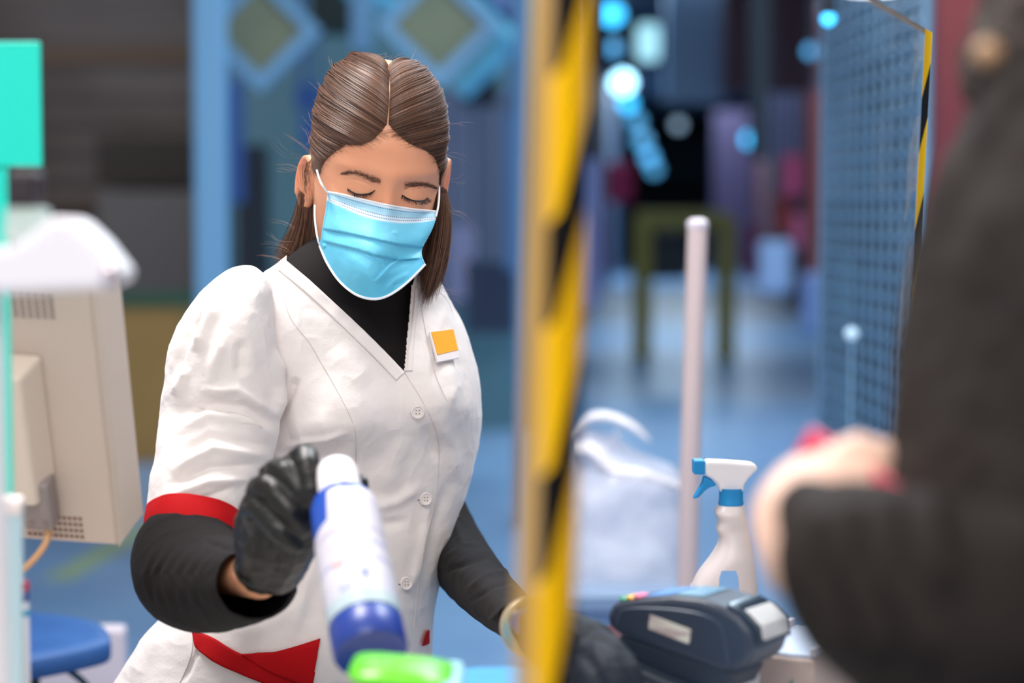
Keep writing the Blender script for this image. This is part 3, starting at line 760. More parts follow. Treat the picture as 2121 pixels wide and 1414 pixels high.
# stand
px_ = tc + ez2 * -.026
prism('bracket', [(-.086, .006), (-.084, -.001), (-.03, -.012), (.03, -.014), (.032, -.006), (-.05, .002)], frameM(px_ - ey * .05 + [0, 0, .004], ex2, ey, ez2), .09, M_tb2, T, .002)
MB().box((-.105, -.024, -.006), (-.06, .024, .003), frameM(px_ + ez2 * .014, ex2, ey, ez2)).build('inserted_card', mat('dark_red_card', '#4a0c14', .8), T, bevel=.001)
MB().tube([px_ + [0, 0, .01], [tc[0] + .01, tc[1] + .01, CT + .01]], .014, 20).build('stand_neck', M_tb2, T, True)
V, f = lathe_vf([(.045, 0), (.045, .006), (.016, .014)], [tc[0] + .01, tc[1] + .01, CT], (0, 0, 1), 32); MB().add(V, f).build('stand_base', M_tb2, T, True)
q = tc + ex2 * .06 - ey * .02 + ez2 * -.024
MB().tube(catmull([q, q + [.01, -.01, -.008], q + [.03, -.008, -.012], q + [.035, 0, -.03], q + [.02, .01, -.06], [q[0] + .02, q[1] + .03, CT + .004]], 40), .004, 10).build('cable', M_tb2, T, True)

# white box beside the terminal and the framed box at the right
def ybox(name, c, sx_, sy_, z0, z1, yw, m, par, bev=.003):
    a_ = math.radians(yw); X = [math.cos(a_), math.sin(a_), 0]; Y = [-math.sin(a_), math.cos(a_), 0]
    return MB().box((-sx_ / 2, -sy_ / 2, z0), (sx_ / 2, sy_ / 2, z1), frameM([c[0], c[1], 0], X, Y, [0, 0, 1])).build(name, m, par, bevel=bev)
a = W(1395, 1360, 1.84)
tag(ybox('white_box', a, .13, .07, CT, W(1350, 1322, 1.84)[2], -30, mat('box_white', '#ebe4e6', .5), None), 'plain white box standing behind the card terminal', 'box')
BX = W(1660, 1350, 1.80); z1 = W(1620, 1352, 1.76)[2]
R = root('leaflet_holder', [BX[0], BX[1], CT], 'beige box with pale rails and a green triangle mark beside the terminal', 'box')
ybox('box_body', BX, .065, .12, CT, z1, -28, mat('beige_board', '#c0a898', .5, var=(14, '#a88d7a', .6)), R)
ybox('grey_lid', BX, .06, .115, z1 - .001, z1 + .003, -28, mat('pale_grey_lid', '#b9c0d2', .25), R, .001)
for sgn in (-1, 1): 
    a_ = math.radians(-28); c = [BX[0] + math.cos(a_) * .031 * sgn, BX[1] + math.sin(a_) * .031 * sgn]
    ybox('rail', c, .005, .122, z1 + .0025, z1 + .009, -28, mat('rail_white', '#e8e2ea', .3), R, .001)
a_ = math.radians(-28); X = np.array([math.cos(a_), math.sin(a_), 0]); Y = np.array([-math.sin(a_), math.cos(a_), 0])
# front face (towards camera): white left panel and the triangle mark
fc_ = BX - Y * .0605
MB().box((-.0325, -.001, CT), (-.017, .0, z1 - .004), frameM([fc_[0], fc_[1], 0], X, Y, [0, 0, 1])).build('side_strip', mat('strip_white', '#efe9ea', .4), R)
zz = z1 - .018
for off, c, e in ((0, '#2f7f58', 0), (.004, '#b9c4b4', -.0006)):
    tri = [(-.008 + off * .9, zz - .03 + off * .6), (.014 - off * .6, zz - .03 + off * .6), (.014 - off * .6, zz - off * 1.6)]
    prism('triangle_mark', tri, frameM([fc_[0] - Y[0] * -(-.0008 + e), fc_[1] - Y[1] * -(-.0008 + e), 0], X, Y, [0, 0, 1]), .0008, mat('triangle', c, .5), R)

# ---- lime green tub and blue cloth
dU = 1.42
g0 = W(716, 1370, dU); g1 = W(935, 1385, dU)
U = root('green_tub', [(g0[0] + g1[0]) / 2, g0[1] + .04, CT], 'lime green plastic tub with pale blue rim end below the spray can', 'tub')
M_lime = mat('lime_plastic', '#62cf12', .3); M_lime2 = mat('lime_dark', '#4cae10', .4)
zg = W(800, 1400, dU)[2]
tilt = (W(935, 1384, dU)[2] - W(740, 1362, dU)[2]) / (g1[0] - g0[0])
def rr_ring(x0, x1, y0, y1, rad, z, n=12, tl=0):
    P = []
    for (cx_, cy_, a0) in ((x1 - rad, y1 - rad, 0), (x0 + rad, y1 - rad, 90), (x0 + rad, y0 + rad, 180), (x1 - rad, y0 + rad, 270)):
        for k in range(n):
            a_ = math.radians(a0 + 90 * k / (n - 1)); x = cx_ + rad * math.cos(a_); P.append([x, cy_ + rad * math.sin(a_), z + tl * (x - x0)])
    return np.array(P)
x0, x1, y0, y1 = g0[0], g1[0], g0[1] - .005, g0[1] + .075
rings = [rr_ring(x0 + .018, x1 - .004, y0 + .012, y1 - .012, .014, CT), rr_ring(x0 + .012, x1 - .002, y0 + .006, y1 - .006, .016, zg - .03), rr_ring(x0 + .010, x1, y0 + .004, y1 - .004, .018, zg - .008, tl=tilt)]
V = np.concatenate(rings); n = len(rings[0])
mobj('tub_body', V, grid_faces(3, n).tolist() + [list(range(n))[::-1], [2 * n + i for i in range(n)]], M_lime2, U, True)
rings = [rr_ring(x0 + .004, x1 + .001, y0, y1, .02, zg - .007, tl=tilt), rr_ring(x0, x1 + .002, y0 - .002, y1 + .002, .022, zg - .002, tl=tilt), rr_ring(x0 + .003, x1, y0, y1, .02, zg + .002, tl=tilt), rr_ring(x0 + .03, x1 - .02, y0 + .02, y1 - .02, .012, zg + .003, tl=tilt)]
V = np.concatenate(rings)
mobj('tub_lid', V, grid_faces(4, n).tolist() + [list(range(n))[::-1], [3 * n + i for i in range(n)]], M_lime, U, True)
zz = zg + tilt * (x1 - x0)
rings = [rr_ring(x1 - .010, x1 + .006, y0 + .002, y1 - .002, .0078, zz - .016), rr_ring(x1 - .012, x1 + .008, y0, y1, .0095, zz - .006), rr_ring(x1 - .010, x1 + .006, y0 + .002, y1 - .002, .0078, zz + .002)]
mobj('rim_end', np.concatenate(rings), grid_faces(3, n).tolist() + [list(range(n))[::-1], [2 * n + i for i in range(n)]], mat('pale_aqua_plastic', '#a4dfea', .3), U, True)
cc = W(1020, 1418, 1.55)
M_cl = mat('blue_cloth', '#3f93c8', .8)
V = []
nx, ny = 50, 30
for j in range(ny):
    for i in range(nx):
        u, v = i / (nx - 1), j / (ny - 1)
        V.append([cc[0] - .045 + .10 * u, cc[1] - .04 + .1 * v, cc[2] - .006 * abs(2 * u - 1) ** 3])
V = np.array(V); V[:, 2] += fbm(V * 40) * .0015
low = V.copy(); low[:, 2] = CT
Fc = grid_faces(ny, nx, False).tolist(); nb = nx * ny
edge = [i for i in range(nx)] + [j * nx + nx - 1 for j in range(1, ny)] + [(ny - 1) * nx + i for i in range(nx - 2, -1, -1)] + [j * nx for j in range(ny - 2, 0, -1)]
Fc = [f for f in Fc] + [[edge[k], edge[k] + nb, edge[(k + 1) % len(edge)] + nb, edge[(k + 1) % len(edge)]] for k in range(len(edge))]
o = mobj('folded_cloth', np.concatenate([V, low]), Fc, M_cl, None, True); tag(o, 'light blue cloth stack at the bottom edge right of the green tub', 'cloth')

# ---- beige monitor seen from behind
TRc = W(188, 592, 1.66); BRc = W(246, 1131, 1.80)
yv = (TRc - BRc); Hm = np.linalg.norm(yv); yv /= Hm
xv = np.array([1., -.10, 0]); xv -= yv * (xv @ yv); xv /= np.linalg.norm(xv)
nv = np.cross(xv, yv);                                  # towards the camera?
if nv[1] > 0: nv = -nv
M_bei = mat('beige_plastic', '#c8b6ab', .45); M_beil = mat('beige_plastic_light', '#ddccbf', .4)
MN = root('computer_monitor', [BRc[0] - .2, BRc[1], CT], 'beige computer monitor seen from behind at the left edge', 'monitor')
FM = frameM(BRc, xv, yv, nv)
box('rear_cover', (-.40, 0, -.022), (0, Hm, 0), M_bei, MN, .004, FM)
MB().add(FM(np.array([[0, -.001, -.045], [.012, .004, -.045], [.012, Hm + .002, -.045], [0, Hm + .004, -.045], [0, -.001, .001], [.004, .004, -.006], [.004, Hm, -.006], [0, Hm + .002, .001]], float)),
         [[0, 1, 2, 3], [7, 6, 5, 4], [0, 4, 5, 1], [1, 5, 6, 2], [2, 6, 7, 3], [3, 7, 4, 0]]).build('side_bezel', M_beil, MN, bevel=.001)
box('screen_bezel', (-.40, 0, -.045), (0, Hm, -.022), M_beil, MN, .004, FM)
box('screen', (-.385, .015, -.047), (-.015, Hm - .015, -.044), M_tb2, MN, 0, FM)
def onpl(px, py, lift=0):
    r0 = W(px, py, 1.0) - np.array([0, 0, CAMZ]); o0 = np.array([0, 0, CAMZ])
    tt = ((BRc + nv * lift - o0) @ nv) / (r0 @ nv); p = o0 + r0 * tt - BRc
    return p @ xv, p @ yv
bx1, by1 = onpl(104, 1018); bx2, by2 = onpl(80, 732)
x_r0, x_r1 = onpl(122, 1014)[0], onpl(88, 735)[0]
V = [[-.33, by1, 0], [x_r0, by1, 0], [x_r1, by2, 0], [-.33, by2, 0], [-.32, by1 + .004, .03], [x_r0 - .012, by1 + .004, .03], [x_r1 - .012, by2 - .008, .03], [-.32, by2 - .008, .03]]
MB().add(FM(np.array(V)), [[0, 3, 2, 1], [4, 5, 6, 7], [0, 1, 5, 4], [1, 2, 6, 5], [2, 3, 7, 6], [3, 0, 4, 7]]).build('rear_bulge', M_beil, MN, bevel=.004)
M_vent = mat('vent_dark', '#8a7a74', .6)
v0 = onpl(2, 650); v1 = onpl(104, 614)
vm = MB()
for k in range(5):
    y = v0[1] + (v1[1] - v0[1]) * k / 4
    for j in range(16):
        x = v0[0] - .05 + (v1[0] - v0[0] + .05) * j / 15; vm.box((x - .0018, y - .0016, -.001), (x + .0018, y + .0016, .0006), FM)
tag(vm.build('vent_slots', M_vent, MN), kind='stuff')
vm = MB(); w0 = onpl(62, 1104); w1 = onpl(166, 1074)
for k in range(4):
    y = w0[1] + (w1[1] - w0[1]) * k / 3
    for j in range(11):
        x = w0[0] + (w1[0] - w0[0]) * j / 10; vm.box((x - .0016, y - .0016, -.001), (x + .0016, y + .0016, .0006), FM)
tag(vm.build('vent_holes', mat('vent_brown', '#7d5a50', .6), MN), kind='stuff')
h0 = onpl(52, 1092, .02); h1 = onpl(104, 1018, .02)
M_hg = mat('hinge_grey', '#8f8383', .45)
MB().box((h0[0], h0[1], 0), (h1[0], h1[1] + .01, .024), FM).build('hinge', M_hg, MN, bevel=.004)
for q in (.3, .75): 
    c = FM(np.array([[h0[0] + (h1[0] - h0[0]) * q, h0[1] + .010, .0245]]))[0]
    V, f = lathe_vf([(.0025, -.001), (.0025, .0012)], c, nv, 12); MB().add(V, f).build('screw', M_vent, MN, True)
p0 = FM(np.array([[(h0[0] + h1[0]) / 2 + .004, h0[1], .012]]))[0]
MB().tube(catmull([p0 + [0, 0, .01], p0 + [0, -.002, -.015], p0 + [-.02, -.004, -.04], p0 + [-.06, 0, -.07], [p0[0] - .1, p0[1], CT + .004]], 30), .0032, 10).build('cable', mat('cable_beige', '#d0a078', .5), MN, True)
mid = FM(np.array([[-.2, .05, .01]]))[0]
MB().tube([mid, [mid[0], mid[1] + .03, CT + .01]], .02, 20).build('stand_neck', M_hg, MN, True)
V, f = lathe_vf([(.09, 0), (.09, .01), (.03, .018)], [mid[0], mid[1] + .03, CT], (0, 0, 1), 32); MB().add(V, f).build('stand_base', M_hg, MN, True)

# pale blue divider at the bottom left
M_div = mat('pale_blue_acrylic', '#b4d2de', .3)
a = W(-160, 1414, 1.5); b = W(38, 1040, 1.5); c = W(50, 1040, 1.5)
R = root('counter_divider', [(a[0] + b[0]) / 2, a[1], CT], 'pale blue upright divider panel in the lower left corner', 'divider')
V = [[a[0], a[1], CT], [b[0], a[1], CT], [c[0], a[1], b[2]], [a[0], a[1], b[2] + .01]]; V += [[v[0], v[1] + .006, v[2]] for v in V]
MB().add(V, [[0, 1, 2, 3], [7, 6, 5, 4], [0, 4, 5, 1], [1, 5, 6, 2], [2, 6, 7, 3], [3, 7, 4, 0]]).build('panel', M_div, R)
MB().tube([[a[0], a[1] + .003, b[2] + .005], [c[0], a[1] + .003, b[2] - .002]], .008, 10).build('top_rail', mat('glossy_white_rail', '#f1e6e4', .15), R, True)
# bottle behind the divider
c = W(36, 1200, 1.62); zb0, zb1 = CT, W(36, 1152, 1.62)[2]
R = root('product_bottle', [c[0], c[1], CT], 'white bottle with red and blue label behind the pale divider', 'bottle')
V, f = lathe_vf([(.0085, 0), (.009, .01), (.009, zb1 - CT - .03), (.005, zb1 - CT - .018), (.005, zb1 - CT)], [c[0], c[1], CT], (0, 0, 1), 24); MB().add(V, f).build('bottle_body', mat('bottle_white', '#e8e4ee', .35), R, True)
for (ya, yb, cc_) in ((1222, 1205, '#c0284a'), (1245, 1224, '#46509a'), (1275, 1262, '#2f9fc8')):
    za, zb_ = W(36, ya, 1.62)[2], W(36, yb, 1.62)[2]
    V, f = lathe_vf([(.0088, 0), (.0094, 0), (.0094, zb_ - za), (.0088, zb_ - za)], [c[0], c[1], za], (0, 0, 1), 24); MB().add(V, f).build('label_band', mat('label_col', cc_, .4), R, True)

# teal sign on a slim post, white wedge device over the monitor
M_cy = mat('turquoise_card', '#00dcc8', .45)
dZ = 1.52
a = W(-120, 345, dZ); b = W(88, 88, dZ)
R = root('card_sign', [W(-2, 0, dZ)[0], a[1], CT], 'turquoise square card on a slim turquoise post at the left edge', 'sign')
MB().box((a[0], a[1] - .002, a[2]), (b[0], a[1] + .002, b[2])).build('card', M_cy, R, bevel=.0015)
MB().box((W(-14, 0, dZ)[0], a[1] + .002, CT), (W(12, 0, dZ)[0], a[1] + .008, b[2] - .01)).build('post', M_cy, R)
dK = 1.22
P = [(-150, 610), (-150, 520), (20, 510), (60, 492), (115, 448), (150, 452), (200, 500), (246, 560), (250, 585), (215, 598), (60, 606)]
o0 = W(-150, 610, dK); poly = [(W(x, y, dK)[0] - o0[0], W(x, y, dK)[2] - o0[2]) for x, y in P][::-1]
R = root('barcode_scanner', [o0[0], o0[1] + .03, CT], 'blurred white wedge-shaped scanner head above the beige monitor', 'scanner')
M_scw = mat('scanner_white', '#efecf4', .3)
prism('scanner_head', poly, frameM(o0 + [0, -.005, 0], [1, 0, 0], [0, 1, 0], [0, 0, 1]), .06, M_scw, R, .005)
V, f = lathe_vf([(.001, -.007), (.0045, -.0055), (.0065, 0), (.0045, .0055), (.001, .007)], W(234, 570, dK) - [0, .008, 0], (0, 0, 1), 20); MB().add(V, f).build('chrome_tip', mat('chrome', '#f4e8f0', .08, 1.0), R, True)
g = MB()
for k in range(7):
    x = 15 + k * 13; g.add(*tube_vf([W(x, 500, dK + .02), W(x + 4, 438, dK + .02)], .0022, 6))
g.build('ribbed_grip', mat('grip_grey', '#b9c9c6', .4), R, True)
MB().box(tuple(W(10, 500, dK + .024)), tuple(W(100, 430, dK + .04) + [0, .01, 0])).build('grip_body', mat('grip_pale', '#a9bdb9', .4), R, bevel=.003)
MB().box(tuple(W(14, 428, dK + .024)), tuple(W(86, 352, dK + .04) + [0, .01, 0])).build('dark_cap', mat('cap_black', '#2a2028', .4), R, bevel=.004)
x = W(-60, 600, dK)[0]
MB().tube([[x, o0[1] + .03, o0[2] + .01], [x, o0[1] + .03, CT + .01]], .012, 16).build('stand_pole', M_scw, R, True)
V, f = lathe_vf([(.06, 0), (.06, .01), (.02, .016)], [x, o0[1] + .03, CT], (0, 0, 1), 32); MB().add(V, f).build('stand_base', M_scw, R, True)

# ---- blue stool behind the till, white panel beyond
dQ = 2.85
sc_ = W(50, 1318, dQ); zs = sc_[2]
Q = root('till_stool', [sc_[0] - .03, sc_[1], 0], 'dark blue upholstered stool seat below the monitor', 'stool')
pts = [(236, 1318, -.02), (205, 1298, .06), (150, 1283, .12), (70, 1268, .16), (-20, 1262, .18), (-110, 1270, .16), (-170, 1300, .06), (-170, 1350, -.06), (-110, 1372, -.14), (0, 1376, -.17), (90, 1366, -.15), (170, 1345, -.10), (225, 1328, -.05)]
cyc = [W(p[0], 1320, dQ) + [0, p[2], 0] for p in pts]; cyc = catmull(np.array(cyc + [cyc[0]]), 60)[:-1]; ctr = cyc.mean(0)
rings = []
for (s, z) in ((.9, -.03), (.98, -.03), (1.0, -.022), (1.0, -.006), (.97, .0), (.8, .004), (.4, .006), (.02, .006)):
    r_ = ctr + (cyc - ctr) * s; r_[:, 2] = zs + z; rings.append(r_)
n = len(cyc)
mobj('seat', np.concatenate(rings), grid_faces(len(rings), n).tolist() + [list(range(n))[::-1]], mat('blue_vinyl', '#1d4a86', .55, bump=(40, .3, .002), var=(8, '#2a5a96', .7)), Q, True)
MB().tube([[ctr[0], ctr[1], zs - .03], [ctr[0], ctr[1], .1]], .025, 20).build('column', M_tb2, Q, True)
for k in range(5):
    a_ = k * 2 * math.pi / 5; MB().tube([[ctr[0], ctr[1], .1], [ctr[0] + .25 * math.cos(a_), ctr[1] + .25 * math.sin(a_), .03]], .018, 10).build('leg', M_tb2, Q, True)
MB().tube(catmull([[ctr[0] + .04, ctr[1], zs - .035], [ctr[0] + .09, ctr[1] - .02, zs - .06], [ctr[0] + .13, ctr[1] - .03, zs - .11]], 16), .005, 8).build('height_lever', mat('lever_teal', '#2d5a68', .35), Q, True)
MB().box((ctr[0] - .07, ctr[1] - .07, zs - .05), (ctr[0] + .02, ctr[1] + .05, zs - .028)).build('seat_plate', M_tb2, Q, bevel=.003)
a = W(60, 1300, 3.3); b = W(256, 1300, 3.3)
tag(MB().box((a[0] - .3, a[1], 0), (b[0], a[1] + .04, b[2])).build('storage_box', mat('box_grey_lilac', '#c3bcc8', .5), None, bevel=.01), 'pale lilac-grey box standing behind the blue stool', 'box')
# ================================================================== customer at the right
M_coat = mat('dark_coat', '#241e1c', .8, bump=(60, .4, .004), var=(6, '#2f2825', .8), spec=.2)
M_skin2 = mat('pale_skin', '#f0c8b4', .5, sss=(.25, (1, .35, .2), .01))
M_cuff = mat('coat_cuff', '#221d1c', .8)
CU = root('person', [.42, 1.08, 0], 'person in a dark coat at the right edge, blurred, holding a red wallet', 'person')
dC1 = 1.06
def cdisp(V):
    n = normals_of(V); return V + n * (fbm(V * 9 + 3) * .012 + fbm(V * 26) * .003)[..., None]
# body: one continuous figure under the clothes
hdc = W(2330, -150, dC1)
body = [([[.42, 1.08, 1.62], [.42, 1.08, 1.50], [.42, 1.08, 1.42]], [.085, .055, .06]),
        ([[.42, 1.08, 1.42], [.42, 1.08, 1.2], [.42, 1.08, .95]], [.12, .12, .13]),
        ([[.36, 1.08, 1.36], [.5, 1.08, 1.36]], [.09, .09]),
        ([[.37, 1.08, .92], [.36, 1.08, .5], [.36, 1.09, .09]], [.085, .06, .04]),
        ([[.48, 1.08, .92], [.50, 1.08, .5], [.50, 1.09, .09]], [.085, .06, .04]),
        ([[.36, 1.07, .05], [.36, .95, .04]], [.04, .035]), ([[.50, 1.07, .05], [.50, .95, .04]], [.04, .035]),
        ([[.42, 1.08, 1.62], [.40, 1.03, 1.60]], [.085, .07])]
# arm and hand (her right, nearer): elbow low right, wrist at the cuff, hand up-left
el = W(1990, 1330, .98); wr = W(1677, 1160, 1.05); 
hk = W(1662, 1050, 1.08)
body += [([[.34, 1.03, 1.34], [.30, .98, 1.24], el], [.055, .05, .042]), ([el, (el + wr) / 2, wr], [.04, .036, .026])]
def Hc(pts, R_): return ([W(*p) for p in pts], R_)
body += [Hc([(1677, 1160, 1.05), (1652, 1080, 1.07), (1672, 1020, 1.09)], [.024, .026, .022]),
         Hc([(1692, 1170, 1.06), (1722, 1060, 1.08), (1742, 1000, 1.09)], [.022, .026, .022]),
         Hc([(1722, 1120, 1.07), (1782, 1030, 1.08), (1762, 960, 1.09)], [.018, .020, .014]),
         Hc([(1742, 1000, 1.09), (1767, 935, 1.09), (1822, 950, 1.10), (1852, 985, 1.11)], [.014, .011, .009, .008]),
         Hc([(1672, 1010, 1.09), (1712, 975, 1.10), (1767, 960, 1.12), (1812, 990, 1.13)], [.013, .010, .009, .008]),
         Hc([(1642, 1040, 1.10), (1622, 1010, 1.12), (1672, 990, 1.14), (1722, 1000, 1.15)], [.012, .010, .009, .008]),
         Hc([(1622, 1100, 1.10), (1612, 1050, 1.12), (1662, 1020, 1.15), (1712, 1030, 1.16)], [.011, .009, .008, .007])]
# other hand, behind, fingers pointing left over the wallet
el2 = W(2080, 1080, 1.22); wr2 = W(1935, 985, 1.20)
body += [([[.5, 1.09, 1.34], [.44, 1.2, 1.2], el2], [.05, .05, .04]), ([el2, wr2], [.036, .024]),
         Hc([(1935, 985, 1.20), (1880, 965, 1.18)], [.024, .021]),
         Hc([(1885, 950, 1.17), (1840, 945, 1.10), (1792, 962, 1.085)], [.012, .010, .009]),
         Hc([(1885, 965, 1.17), (1845, 962, 1.10), (1800, 978, 1.085)], [.011, .0095, .008]),
         Hc([(1890, 985, 1.16), (1875, 1010, 1.14)], [.012, .010])]
blob('body', body, .0045, 4, M_skin2, CU)
# coat
limb('coat', [(2115, 20, dC1, 2500, -20, dC1, .10), (2045, 70, dC1, 2560, 60, dC1, .13), (2022, 170, dC1, 2640, 180, dC1, .15), (1996, 320, dC1, 2690, 320, dC1, .16), (1968, 500, dC1, 2720, 500, dC1, .165),
              (1922, 700, dC1, 2740, 700, dC1, .17), (1893, 850, dC1, 2740, 850, dC1, .17), (1878, 1000, dC1, 2740, 1000, dC1, .17), (1870, 1200, dC1, 2740, 1200, dC1, .17), (1860, 1414, dC1, 2760, 1414, dC1, .18), (1800, 2600, dC1, 2820, 2600, dC1, .20)],
     M_coat, CU, 160, 120, cdisp, True)
# sleeve nearest the camera
def sdisp(V):
    n = normals_of(V); x, y, d = proj(V)
    w = np.zeros(x.shape)
    for pts, wd, h_ in [([(1700, 1080), (1690, 1200), (1750, 1330)], 22, .009), ([(1770, 1070), (1765, 1180), (1830, 1330)], 24, .009), ([(1845, 1060), (1850, 1200), (1920, 1340)], 26, .009), ([(1930, 1060), (1960, 1200)], 30, .010)]:
        dd, _, _ = segdist(x, y, pts); w += h_ * np.exp(-(dd / wd) ** 2)
    return V + n * (w + fbm(V * 22) * .002)[..., None]
limb('sleeve', [(1640, 1165, 1.035, 1755, 1066, 1.05, .034), (1636, 1190, 1.03, 1778, 1052, 1.045, .040), (1648, 1260, 1.02, 1830, 1040, 1.03, .046), (1668, 1330, 1.00, 1920, 1040, 1.01, .052), (1745, 1420, .98, 2020, 1050, .99, .058),
                (1860, 1500, .965, 2110, 1040, .98, .062), (2010, 1520, .965, 2180, 940, .99, .066), (2200, 1450, .98, 2240, 780, 1.0, .07), (2420, 1250, 1.0, 2100, 600, 1.02, .07), (2500, 800, 1.03, 2080, 330, 1.03, .08), (2500, 300, 1.05, 2130, 140, 1.04, .08)],
     M_coat, CU, 160, 90, sdisp, True)
limb('sleeve', [(1948, 935, 1.19, 1940, 1040, 1.19, .034), (2000, 940, 1.2, 1990, 1090, 1.2, .045), (2100, 960, 1.22, 2080, 1180, 1.22, .05), (2250, 800, 1.2, 2260, 1150, 1.2, .05)], M_coat, CU, 60, 60, None, True)
# hood and hair
limb('hood', [(2140, -330, 1.06, 2400, -330, 1.06, .06), (2080, -240, 1.06, 2480, -240, 1.06, .11), (2065, -100, 1.06, 2520, -100, 1.06, .13), (2055, 0, 1.06, 2520, 0, 1.06, .13), (2025, 60, 1.05, 2500, 60, 1.06, .13), (2020, 110, 1.05, 2480, 120, 1.06, .12), (2045, 175, 1.05, 2400, 190, 1.06, .10)],
     mat('hood_fur', '#3a3230', .9, bump=(120, .8, .008), var=(14, '#564a42', .8)), CU, 80, 90, lambda V: V + normals_of(V) * (fbm(V * 60) * .006)[..., None], True)
c = W(2046, 110, .985)
V, f = lathe_vf([(.001, -.0075), (.005, -.0055), (.0075, 0), (.005, .0055), (.001, .0075)], c, (1, 0, 0), 20); MB().add(V, f).build('toggle', mat('tan_toggle', '#b8906c', .5), CU, True)
# red wallet and dark phone: things held in the hands
a = W(1800, 1000, 1.15)
WL = root('wallet', a, 'red wallet held in the hands of the person in the dark coat', 'wallet')
Mq = lambda o0, dx, dz, dy: frameM(o0, dx, dy, dz)
X = W(1885, 1045, 1.055) - W(1700, 925, 1.125); Lx = np.linalg.norm(X); X /= Lx
Z = np.cross(X, [0, 1, 0]); Z /= np.linalg.norm(Z); Y = np.cross(Z, X)
o0 = W(1688, 912, 1.125)
MB().box((0, -.009, -.030), (Lx + .012, -.001, .006), frameM(o0, X, Y, Z)).build('wallet_cover', mat('red_leather', '#c81e46', .4, var=(90, '#e04a68', .8)), WL, bevel=.002)
MB().box((.002, -.001, -.016), (Lx + .01, .003, .005), frameM(o0, X, Y, Z)).build('card_slots', mat('pink_lining', '#e06a80', .5), WL, bevel=.001)
PH = root('mobile_phone', a + [0, .01, 0], 'dark phone held under the red wallet', 'phone')
o1 = W(1655, 955, 1.14)
MB().box((0, 0, -.03), (Lx + .045, .008, .006), frameM(o1, X, Y, Z)).build('phone_body', mat('phone_black', '#1c1a20', .25), PH, bevel=.003)
# ================================================================== the cashier
CA = root('person', [-.24, 2.2, 0], 'woman cashier in a white tunic and blue face mask, dark hair tied back', 'person')
M_skin = mat('skin', '#e8a683', .48, sss=(.35, (1, .35, .18), .012), var=(9, '#dc9472', .5), bump=(350, .08, .001))

# ---------------- head surface in its own frame (x to her left, -y forwards, z up), eye line at z=0
YAW, PIT, ROLL = math.radians(12), math.radians(16), math.radians(5.5)
def rotm(ax, a):
    c, s = math.cos(a), math.sin(a)
    return np.array({'x': [[1, 0, 0], [0, c, -s], [0, s, c]], 'y': [[c, 0, s], [0, 1, 0], [-s, 0, c]], 'z': [[c, -s, 0], [s, c, 0], [0, 0, 1]]}[ax])
HR = rotm('z', YAW) @ rotm('x', PIT) @ rotm('y', ROLL)
HO = W(803, 398, 2.065) - HR @ np.array([0, -.088, 0])
def HW(p): return np.asarray(p, float) @ HR.T + HO
zk = np.array([-.20, -.18, -.16, -.14, -.122, -.112, -.10, -.085, -.06, -.03, 0, .02, .05, .075, .095, .108, .1165, .119])
Wk = np.array([.040, .044, .048, .054, .054, .053, .052, .055, .0615, .067, .0705, .0718, .071, .0655, .055, .042, .022, .004])
Fk = np.array([-.01, -.01, -.015, -.030, -.055, -.078, -.086, -.089, -.090, -.089, -.088, -.091, -.088, -.078, -.060, -.042, -.014, .012])
Bk = np.array([.070, .072, .076, .080, .080, .080, .080, .082, .088, .094, .099, .101, .101, .095, .083, .068, .044, .020])
MZ, NA = 300, 340
tz = np.linspace(0, 1, MZ); zz = np.interp(tz, [0, .12, .85, 1], [-.20, -.125, .085, .119])
def ci(k): 
    # smooth interpolation of the profile tables
    a = np.interp(zz, zk, k); w = 9; pad = np.pad(a, w, mode='edge'); return np.convolve(pad, np.hanning(2 * w + 1) / np.hanning(2 * w + 1).sum(), 'valid')
Wz, Fz, Bz = ci(Wk) * np.interp(zz, [0, .03], [.965, .94]), ci(Fk), ci(Bk)
zz = np.where(zz > 0, zz * .97, zz)
Wz[-1] = .002; 
ta = np.linspace(0, 2 * math.pi, NA, endpoint=False); ta = ta - .45 * np.sin(ta)   # denser in front (a=0 faces forward)
sn, cs = np.sin(ta), np.cos(ta)
Yc = np.interp(zz, [-.3, -.12, 0, .119], [.035, .0, .005, .016])
nf = np.interp(zz, [-.12, -.06, .02, .09], [2.0, 2.15, 2.35, 2.05])
HX = Wz[:, None] * np.sign(sn)[None] * abs(sn)[None] ** (2 / nf[:, None])
front = (cs > 0)[None]
HY = Yc[:, None] + np.where(front, -(Yc[:, None] - Fz[:, None]) * abs(cs)[None] ** (2 / nf[:, None]), (Bz - Yc)[:, None] * abs(cs)[None])
HZ = np.repeat(zz[:, None], NA, 1)
def g(x, z, cx_, cz_, sx_, sz_): return np.exp(-((x - cx_) / sx_) ** 2 / 2 - ((z - cz_) / sz_) ** 2 / 2)
fm = np.clip(cs, 0, 1)[None] ** .7 * np.ones_like(HZ)
D = np.zeros_like(HZ)
for s in (-1, 1):
    ex_ = .0315 * s
    D -= .0075 * g(HX, HZ, ex_ * .97, .001, .0155, .0125)      # socket
    D += .0070 * g(HX, HZ, ex_, -.003, .0115, .0088)         # closed lid over the eyeball
    D += .0030 * g(HX, HZ, ex_ * 1.02, .021, .018, .0065)       # brow
    crease = .0075 - .0060 * ((HX - ex_) / .0145) ** 2 * .7
    D -= .0011 * np.exp(-((HZ - crease) / .0011) ** 2) * np.exp(-((HX - ex_) / .0125) ** 4)
    under = -.0125 + .004 * ((HX - ex_) / .014) ** 2
    D -= .0006 * np.exp(-((HZ - under) / .0016) ** 2) * np.exp(-((HX - ex_) / .012) ** 4)
    D += .0045 * g(HX, HZ, .043 * s, -.034, .018, .016)         # cheek
    D -= .002 * g(HX, HZ, .062 * s, .022, .012, .02)
